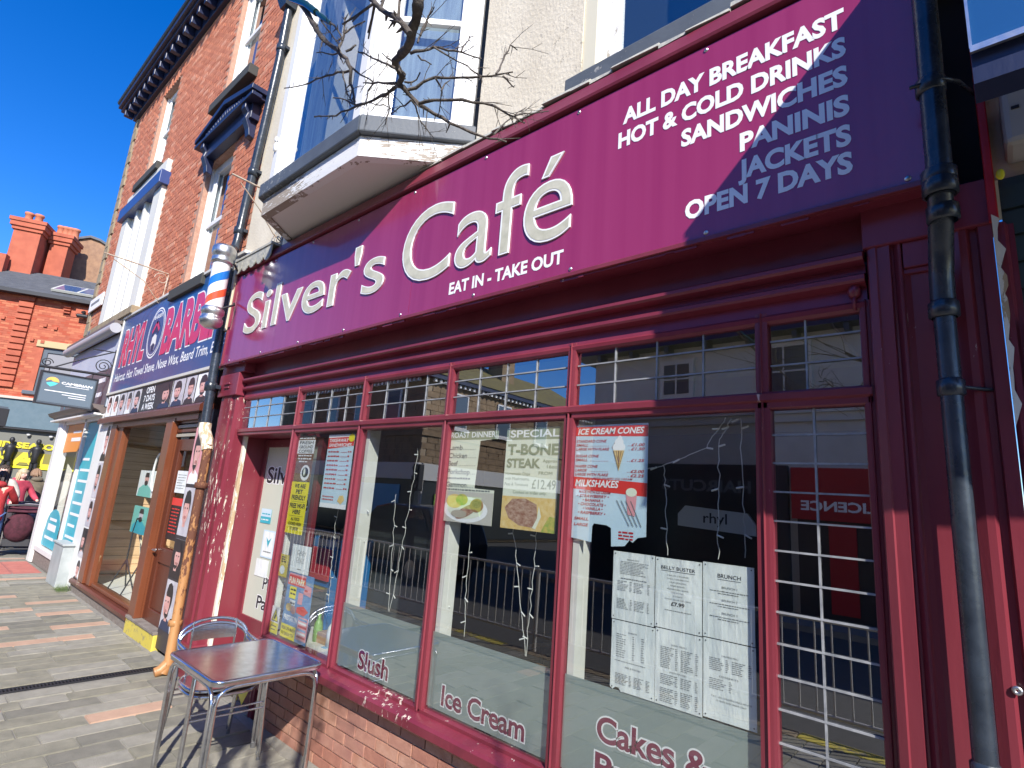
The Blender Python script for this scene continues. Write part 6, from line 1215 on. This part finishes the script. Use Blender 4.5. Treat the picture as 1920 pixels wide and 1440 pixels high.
# ================================================================ STREET TREE
TR = thing('street_tree', 'bare leafless street tree whose spiky twigs hang in front of the bay window', 'tree', (1.2, -3.2, 0))
rg = random.Random(44)
mbT = MB(); mbL = MB(); mbW = MB()
def grow(p, d, L, r, depth, out):
    n_ = 4; pts = [p]; q = p.copy(); dd = d.copy()
    for i in range(n_):
        dd = (dd + Vector((rg.uniform(-.28, .28), rg.uniform(-.28, .28), rg.uniform(-.12, .20)))).normalized(); q = q + dd * L / n_
        if q.y > -2.45: q.y = -2.45 - rg.uniform(0, .05); dd.y = -abs(dd.y) * .5
        if q.z < 2.5: q.z = 2.5
        if q.z > 4.35: q.z = 4.35 - rg.uniform(0, .15); dd.z = -.1
        pts.append(q.copy())
    r1 = r * .62; (mbT if depth < 1 else mbL if depth < 3 else mbW).tube(pts, [r + (r1 - r) * i / n_ for i in range(n_ + 1)], 8 if depth < 2 else 5 if depth < 3 else 4, caps=False)
    if depth >= 4: return
    for k in range(rg.choice([2, 3, 3]) if depth else 4):
        a = pts[rg.choice([2, 3, 4]) if depth else 4]; nd = (dd + Vector((rg.uniform(-1, 1), rg.uniform(-1, 1), rg.uniform(-.35, .6))) * (.85 if depth else .9)).normalized()
        grow(a, nd, L * rg.uniform(.60, .8), r1 * rg.uniform(.6, .85), depth + 1, out)
mbT.tube([(1.22, -3.2, -.05), (1.22, -3.2, .4), (1.24, -3.18, 1.6), (1.2, -3.2, 2.9)], [.13, .10, .085, .08], 12)
for a in range(5):
    t = a * 1.257 + .3; grow(Vector((1.2, -3.2, 2.7)), Vector((math.cos(t) * .9 - .25, math.sin(t) * .6, .42)).normalized(), 1.15, .045, 1, None)
obj('trunk', mbT, BARK, TR); obj('limb', mbL, BARK, TR); obj('crown', mbW, BARK, TR)['kind'] = 'stuff'
# the limb that reaches out over the pavement, with its hanging twigs (each at its own distance from the wall)
CAMP = Vector((0, -2.352, 1.86))
def at(a, b, y):
    """point on the plane y seen past the given place of the photograph (measured offline from the 1920 px picture)"""
    u = (a - 960) / 1035.93; v = -(b - 720) / 1035.93; r = cF + cR * u + cU * v; return CAMP + r * ((y + 2.352) / r.y)
def twig(pts, r0, r1, y0, y1, nm='branch', parent=TR, spurs=True):
    y0 = -2.352 + (y0 + 2.352) * .5; y1 = -2.352 + (y1 + 2.352) * .5; r0 *= .5; r1 *= .5
    P = []; 
    for i, (a, b) in enumerate(pts):
        t = i / (len(pts) - 1); P.append(at(400 + a / 3, b / 3, y0 + (y1 - y0) * t + rg.uniform(-.006, .006)))
    Q = []
    for i in range(len(P) - 1):
        A, B = P[i], P[i + 1]; m = A.lerp(B, .5) + Vector((rg.uniform(-.003, .003), rg.uniform(-.003, .003), rg.uniform(-.003, .003))); Q += [A, m]
    Q.append(P[-1]); L = len(Q); rs = [(r0 + (r1 - r0) * i / (L - 1)) * (1.28 + (.25 if i % 3 == 1 else 0)) for i in range(L)]
    mb = MB().tube(Q, rs, 7)
    mb.ell(Q[-1], (r1 * 1.7,) * 3, 0, 6, 4)
    if spurs:
        for i in range(1, L - 1):
            for s_ in range(rg.choice([0, 1, 1, 2])):
                d = Vector((rg.uniform(-1, 1), rg.uniform(-.6, .6), rg.uniform(-1, .8))).normalized(); l = rg.uniform(.006, .021); p = Q[i].lerp(Q[i + 1], rg.random())
                mb.tube([p, p + d * l * .6, p + d * l], [r1 * 1.1, r1 * .8, r1 * .35], 5)
    if spurs and nm == 'twig' and L > 5:
        for q in range(rg.choice([4, 5, 6])):
            i = rg.randrange(2, L - 1); p = Q[i]; t = (Q[i + 1] - Q[i - 1]).normalized(); d = (t * rg.uniform(.3, 1) + Vector((rg.uniform(-1, 1), rg.uniform(-.4, .4), rg.uniform(-1, 1))) * .8).normalized(); l = rg.uniform(.03, .09); m1 = p + d * l * .5 + Vector((0, 0, rg.uniform(-.006, .006)))
            mb.tube([p, m1, p + d * l], [r1 * .9, r1 * .75, r1 * .5], 5); mb.tube([m1, m1 + (d + Vector((rg.uniform(-1, 1), 0, rg.uniform(-1, 1)))).normalized() * l * .35], [r1 * .7, r1 * .4], 5)
    return obj(nm, mb, BARK, parent)
Y1 = -1.15
big_ = [(1185, -260), (1165, -60), (1150, 40), (1140, 120), (1110, 230), (1060, 300), (1022, 340), (1040, 385), (1065, 420), (1042, 475)]
twig(big_, .0165, .0095, -1.45, Y1, 'hanging_limb')
# connect it with the trunk
A = at(400 + 1185 / 3, -260 / 3, -1.90); obj('hanging_limb', MB().tube([A, A + Vector((.15, -.25, .30)), Vector((.1, -2.55, 3.9)), Vector((.75, -3.0, 3.5)), Vector((1.2, -3.2, 2.8))], [.0115, .016, .026, .038, .055], 9), BARK, TR)
for pts, r0, r1, y1 in (
    ([(1042, 475), (1100, 530), (1160, 590), (1240, 640), (1330, 692), (1450, 745), (1550, 780), (1645, 797)], .0085, .0028, -.85),
    ([(1160, 582), (1240, 563), (1400, 560), (1520, 580), (1620, 620), (1700, 660), (1750, 690)], .0055, .002, -.95),
    ([(1095, 505), (1180, 462), (1250, 435), (1400, 436), (1520, 430), (1600, 420), (1682, 405)], .0055, .002, -1.0),
    ([(1590, 415), (1615, 370), (1640, 310), (1670, 253), (1708, 280)], .003, .0015, -1.02), ([(1630, 430), (1660, 460), (1690, 490)], .003, .0015, -1.0),
    ([(1105, 190), (1070, 140), (1020, 92), (940, 50), (888, -5)], .009, .007, -1.4),
    ([(1110, 300), (1180, 285), (1240, 265), (1320, 285), (1400, 295), (1505, 330)], .0055, .002, -1.05), ([(1395, 290), (1415, 250), (1440, 205)], .003, .002, -1.0),
    ([(1240, 265), (1330, 320), (1430, 370), (1490, 422)], .003, .0015, -1.0), ([(1150, 310), (1190, 340), (1225, 362)], .003, .0018, -1.1),
    ([(1025, 385), (980, 360), (930, 340), (850, 300), (815, 292)], .0045, .002, -1.25), ([(1005, 345), (975, 325), (950, 300)], .003, .0015, -1.2),
    ([(1040, 468), (960, 468), (900, 470), (845, 466)], .005, .002, -1.2), ([(1030, 485), (990, 515), (940, 540), (860, 580), (760, 620), (690, 652), (570, 655)], .0055, .0022, -1.25),
    ([(1165, 200), (1195, 130), (1210, 90), (1242, 40)], .004, .002, -1.15), ([(1150, 240), (1170, 190), (1205, 120)], .0035, .002, -1.1),
    ([(480, 10), (540, 90), (575, 150), (600, 195), (640, 240), (700, 280), (750, 330), (775, 390), (770, 470), (790, 540), (795, 585)], .0135, .0035, -1.2),
    ([(770, 398), (700, 405), (640, 425), (580, 445), (500, 480), (400, 496)], .005, .0022, -1.1), ([(705, 275), (722, 240), (735, 200), (742, 100)], .0055, .003, -1.2), ([(735, 190), (780, 155), (852, 120)], .004, .0022, -1.2),
    ([(775, 375), (830, 422), (900, 465)], .004, .002, -1.2), ([(605, 115), (640, 165), (675, 210), (712, 282)], .0035, .002, -1.22), ([(660, 130), (700, 170), (728, 225)], .0035, .003, -1.25),
    ([(730, 400), (740, 460), (750, 520), (790, 588)], .003, .002, -1.15), ([(795, 588), (740, 560), (675, 550)], .0035, .002, -1.18), ([(800, 590), (880, 575), (960, 590), (1030, 630)], .0025, .0015, -1.1),
    ([(980, 500), (985, 570), (985, 640), (968, 700)], .003, .0015, -1.1), ([(1110, 565), (1050, 600), (1000, 640)], .003, .0015, -1.1), ([(1250, 440), (1275, 480), (1282, 530), (1268, 640)], .003, .0015, -1.0), ([(1282, 510), (1330, 452)], .0028, .0015, -1.0),
    ([(1580, 755), (1620, 710), (1670, 668), (1758, 606)], .0028, .0013, -.85), ([(1700, 650), (1780, 640), (1885, 625)], .0025, .0012, -.9), ([(1110, 560), (1150, 640), (1190, 710), (1238, 772)], .003, .0014, -1.0),
    ([(1330, 692), (1310, 745)], .0028, .0014, -.95), ([(745, 290), (790, 262), (800, 255)], .0045, .003, -1.2), ([(700, 300), (640, 302), (582, 296)], .0035, .002, -1.15), ([(900, 470), (870, 510), (850, 590)], .003, .002, -1.15), ([(1075, 460), (1120, 462), (1162, 410)], .0035, .0022, -1.1)):
    twig(pts, r0, r1, Y1 if y1 > -1.16 else y1 - .02, y1, 'twig')
lg = tag(obj('festoon_lamp', MB().tube([at(400 + 440 / 3, -2, -1.79), at(400 + 520 / 3, 8, -1.79), at(400 + 580 / 3, 24, -1.79)], .010, 8).tube([at(400 + 575 / 3, 22, -1.79), at(400 + 620 / 3, 34, -1.79), at(400 + 658 / 3, 44, -1.79)], [.006, .008, .005], 10), plain('dark_green_lamp', (.01, .04, .035), .2)), 'dark green festoon lamp and cable tangled in the left-hand branch', 'lamp')
obj('hanging_limb', MB().tube([at(400 + 480 / 3, 3, -1.776), Vector((-1.30, -2.05, 3.7)), Vector((-.9, -2.45, 3.8)), Vector((.2, -2.9, 3.6)), Vector((1.2, -3.2, 2.8))], [.0075, .011, .018, .03, .05], 9), BARK, TR)

# ================================================================ PEOPLE
def skinned(name, V, Eg, m, parent, sub=2):
    """V: list of (pos, radius or (rx, ry)); one continuous surface"""
    me = bpy.data.meshes.new(name); me.from_pydata([v[0] for v in V], Eg, []); me.materials.append(m)
    o = bpy.data.objects.new(name, me); COL.objects.link(o); o.parent = parent; ORG[o.name] = Vector((0, 0, 0))
    o.modifiers.new('skin', 'SKIN').use_smooth_shade = True
    sv = me.skin_vertices[0].data if me.skin_vertices else None
    if sv is None:
        bm = bmesh.new(); bm.from_mesh(me); bm.verts.layers.skin.verify(); bm.to_mesh(me); bm.free(); sv = me.skin_vertices[0].data
    for i, v in enumerate(V): r = v[1]; sv[i].radius = r if isinstance(r, tuple) else (r, r); sv[i].use_root = (i == 0)
    s = o.modifiers.new('sub', 'SUBSURF'); s.levels = sub; s.render_levels = sub
    return o
def person(label, loc, rz, h, coat, trouser, hair, skin=(.60, .36, .27), hand_l=(.30, .28, .98), hand_r=(-.30, .28, .98), lean=0.0, long_hair=True, glasses=False, step=.12, coat_len=.78, hat=None):
    """faces +y in its own frame; heights are for 1.7 m and are scaled"""
    o = local_thing('person', label, 'person', loc, rz); o.scale = (h / 1.7,) * 3
    SK = plain('skin_%.2f' % skin[0], skin, .5); L = lambda x, y, z: (x, y + lean * max(0, z - .9), z)
    sh_l, sh_r = L(.19, 0, 1.38), L(-.19, 0, 1.38); eb = lambda hnd, s: tuple((Vector(hnd) + Vector(L(s * .19, 0, 1.38))) / 2 + Vector((s * .06, -.06, -.06)))
    hl, hr = L(*hand_l), L(*hand_r)
    V = [(L(0, 0, .95), (.15, .11)), (L(0, 0, 1.15), (.13, .10)), (L(0, .0, 1.34), (.16, .10)), (L(0, .0, 1.45), (.065, .06)), (L(0, .02, 1.52), .055),
         (sh_l, .062), (eb(hl, 1), .045), (hl, .03), (sh_r, .062), (eb(hr, -1), .045), (hr, .03),
         ((.10, step * .5, .86), .095), ((.11, step * .8 + .02, .48), .062), ((.11, step, .09), .04), ((.11, step + .12, .04), (.045, .035)),
         ((-.10, -step * .5, .86), .095), ((-.11, -step * .6, .48), .062), ((-.11, -step * 1.3, .10), .04), ((-.11, -step * 1.3 + .12, .04), (.045, .035))]
    b_ = skinned('body', V, [(0, 1), (1, 2), (2, 3), (3, 4), (2, 5), (5, 6), (6, 7), (2, 8), (8, 9), (9, 10), (0, 11), (11, 12), (12, 13), (13, 14), (0, 15), (15, 16), (16, 17), (17, 18)], SK, o)
    hd = L(0, .03, 1.60); mb = MB().ell(hd, (.075, .092, .115), 0, 18, 14).ell((hd[0], hd[1] + .092, hd[2] - .015), (.013, .02, .022), 0, 8, 6)
    for s in (-1, 1): mb.ell((hd[0] + s * .077, hd[1], hd[2] - .01), (.012, .02, .03), 0, 8, 6)
    obj('head', mb, SK, o); obj('eyes', MB().ell((hd[0] - .03, hd[1] + .083, hd[2] + .01), (.011, .008, .007), 0, 8, 5).ell((hd[0] + .03, hd[1] + .083, hd[2] + .01), (.011, .008, .007), 0, 8, 5), TEXK, o); obj('mouth', MB().ell((hd[0], hd[1] + .085, hd[2] - .055), (.022, .006, .006), 0, 8, 5), plain('lip', (.45, .14, .12)), o)
    mb = MB(); rr = random.Random(int(abs(loc[0]) * 100)); H = plain('hair_%.2f' % hair[0], hair, .6)
    for k in range(90):
        a = rr.uniform(0, 2 * math.pi); e = rr.uniform(.05, 1.45); d = Vector((math.cos(a) * math.cos(e), math.sin(a) * math.cos(e), math.sin(e)))
        if d.y > .55 and d.z < .62: continue
        p = Vector(hd) + Vector((d.x * .082, d.y * .098 - .008, d.z * .122)); q = p + Vector((d.x * .03, d.y * .03 - .02, -.07 - (.16 if long_hair and d.y < .3 else 0)))
        mb.tube([p + Vector((0, 0, .012)), p + d * .014, q], [.022, .024, .010], 5)
    mb.ell((hd[0], hd[1] - .018, hd[2] + .022), (.084, .092, .112), 0, 14, 10); obj('hair', mb, H, o)
    if hat: obj('hat', MB().ell((hd[0], hd[1] - .01, hd[2] + .055), (.095, .105, .09), 0, 16, 10), plain('hat_%.2f' % hat[0], hat), o)
    if glasses:
        mb = MB()
        for s in (-1, 1): mb.tube([(hd[0] + s * .034 + .024 * math.cos(t), hd[1] + .098, hd[2] + .008 + .018 * math.sin(t)) for t in [k * math.pi / 6 for k in range(13)]], .003, 5)
        mb.tube([(hd[0] - .01, hd[1] + .1, hd[2] + .01), (hd[0] + .01, hd[1] + .1, hd[2] + .01)], .003, 5); obj('glasses', mb, TEXK, o)
    cm = mat('coat_%d' % (int(abs(loc[0] * 100)) % 997), coat, tuple(c * .7 for c in coat), rough=.8, scale=9, bs=.5, bscale=14)
    V = [(L(0, 0, 1.12), (.175, .145)), (L(0, 0, 1.34), (.19, .13)), (L(0, -.01, 1.455), (.095, .085)), (L(0, 0, .92), (.195, .16)), (L(0, 0, coat_len), (.205, .165)), (sh_l, .082), (eb(hl, 1), .068), (tuple(Vector(hl).lerp(Vector(eb(hl, 1)), .18)), .05), (sh_r, .082), (eb(hr, -1), .068), (tuple(Vector(hr).lerp(Vector(eb(hr, -1)), .18)), .05)]
    skinned('coat', V, [(0, 1), (1, 2), (0, 3), (3, 4), (1, 5), (5, 6), (6, 7), (1, 8), (8, 9), (9, 10)], cm, o)
    obj('hood', MB().ell(L(0, -.08, 1.47), (.13, .09, .07), 0, 14, 8), cm, o)
    V = [((0, 0, .92), (.155, .12)), ((.10, step * .5, .80), .105), ((.11, step * .8 + .02, .48), .080), ((.11, step, .13), .062), ((-.10, -step * .5, .80), .105), ((-.11, -step * .6, .48), .080), ((-.11, -step * 1.3, .14), .062)]
    skinned('trousers', V, [(0, 1), (1, 2), (2, 3), (0, 4), (4, 5), (5, 6)], plain('trouser_%.2f' % trouser[2], trouser, .8), o)
    for s, y in ((.11, step), (-.11, -step * 1.3)): 
        obj('shoe', MB().ell((s, y + .05, .05), (.05, .14, .052), 0, 12, 8), plain('shoe_pale', (.5, .5, .5)), o)
    return o
person('person in a long red hooded coat seen from behind, pushing a dark pushchair', (-15.35, -.66, -.01), R_(70), 1.66, (.42, .03, .035), (.06, .12, .28), (.03, .02, .02), hand_l=(.24, .42, 1.02), hand_r=(-.24, .42, 1.02), coat_len=.62, lean=.06)
person('person with glasses and pale scarf facing this way behind the red coat', (-16.6, -.50, -.01), R_(-105), 1.78, (.55, .50, .45), (.08, .12, .25), (.05, .03, .02), glasses=True, skin=(.70, .46, .38))
person('person with a pale woolly hat and patterned pink coat standing near the shop', (-17.9, -.02, -.01), R_(-60), 1.72, (.60, .07, .12), (.05, .04, .05), (.45, .36, .22), hat=(.50, .42, .28), skin=(.70, .46, .38), hand_l=(.22, .2, 1.1))
person('person in an olive jacket bending beside the pushchairs', (-18.6, .42, -.01), R_(100), 1.74, (.16, .13, .09), (.04, .12, .32), (.25, .15, .09), lean=.32, long_hair=False, coat_len=.86)
def pushchair(label, loc, rz, fab, s=1.0):
    o = local_thing('pushchair', label, 'pushchair', loc, rz); o.scale = (s,) * 3; FR = plain('pushchair_frame', (.05, .05, .055), .4); FB = mat('pushchair_cloth_%d' % (abs(loc[0] * 100) % 97), fab, tuple(c * .5 for c in fab), rough=.9, scale=12, bs=.6, bscale=18)
    for x in (-.26, .26):
        obj('side_frame', MB().tube([(x, -.42, 1.02), (x, -.30, .88), (x, .30, .20)], .014).tube([(x, -.34, .20), (x, .05, .62)], .014), FR, o)
        for y, r in ((-.34, .15), (.32, .12)):
            wh = obj('wheel', MB().tube([(x + r * 0, y + r * math.cos(t), r + .0 + r * math.sin(t) * .98) for t in [k * math.pi / 12 for k in range(25)]], .020, 6, caps=False), plain('tyre', (.02, .02, .02), .8), o)
            mb = MB()
            for k in range(6): mb.tube([(x, y, r), (x, y + r * math.cos(k * 1.047), r + r * math.sin(k * 1.047))], .006, 4)
            obj('spokes', mb, ALU, wh)
    obj('handle', MB().tube([(-.26, -.42, 1.02), (0, -.47, 1.04), (.26, -.42, 1.02)], .018), FR, o); obj('axle', MB().tube([(-.26, -.34, .15), (.26, -.34, .15)], .012).tube([(-.26, .32, .12), (.26, .32, .12)], .012), FR, o)
    skinned('seat', [((0, -.05, .52), (.22, .14)), ((0, -.24, .80), (.22, .08)), ((0, .22, .50), (.20, .09)), ((0, .34, .32), (.18, .06))], [(0, 1), (0, 2), (2, 3)], FB, o)
    P = []
    for i in range(7):
        a = R_(150 - i * 22)
        P.append([(x, -.10 + .34 * math.cos(a), .74 + .30 * math.sin(a)) for x in (-.24, 0, .24)])
    mb = MB()
    for i in range(6):
        for k in range(2): mb.add([P[i][k], P[i][k + 1], P[i + 1][k + 1], P[i + 1][k]], [(0, 1, 2, 3)], 0, True)
    obj('hood_canopy', mb, FB, o); obj('basket', MB().box(-.22, .22, -.30, .22, .20, .34), FR, o)
    obj('blanket', MB().ell((0, -.28, .58), (.25, .16, .30), 0, 14, 10), FB, o)
    return o
pushchair('dark burgundy pushchair with spoked wheels pushed by the person in the red coat', (-15.75, -.14, -.01), R_(82), (.09, .02, .035))
pushchair('pushchair with a grey and white patterned hood beside the corner shop', (-16.9, .12, -.01), R_(82), (.30, .31, .34))
# a small round board inside the café
ob = thing('round_ended_board', 'white round-ended board reading rhyl inside the café', 'board', (-1.15, .55, 1.8)); obj('board', MB().prism([(-1.33, 1.80), (-.93, 1.78), (-.93, 1.83), (-.97, 1.885), (-1.29, 1.905), (-1.33, 1.86)], .50, .52, 'y'), plain('white_board', (.6, .6, .58)), ob); a_ = MB(); text(a_, 'rhyl', -1.19, -1.07, 1.825, .05, .498, bold=.01); obj('lettering', a_, TEXK, ob)['kind'] = 'stuff'
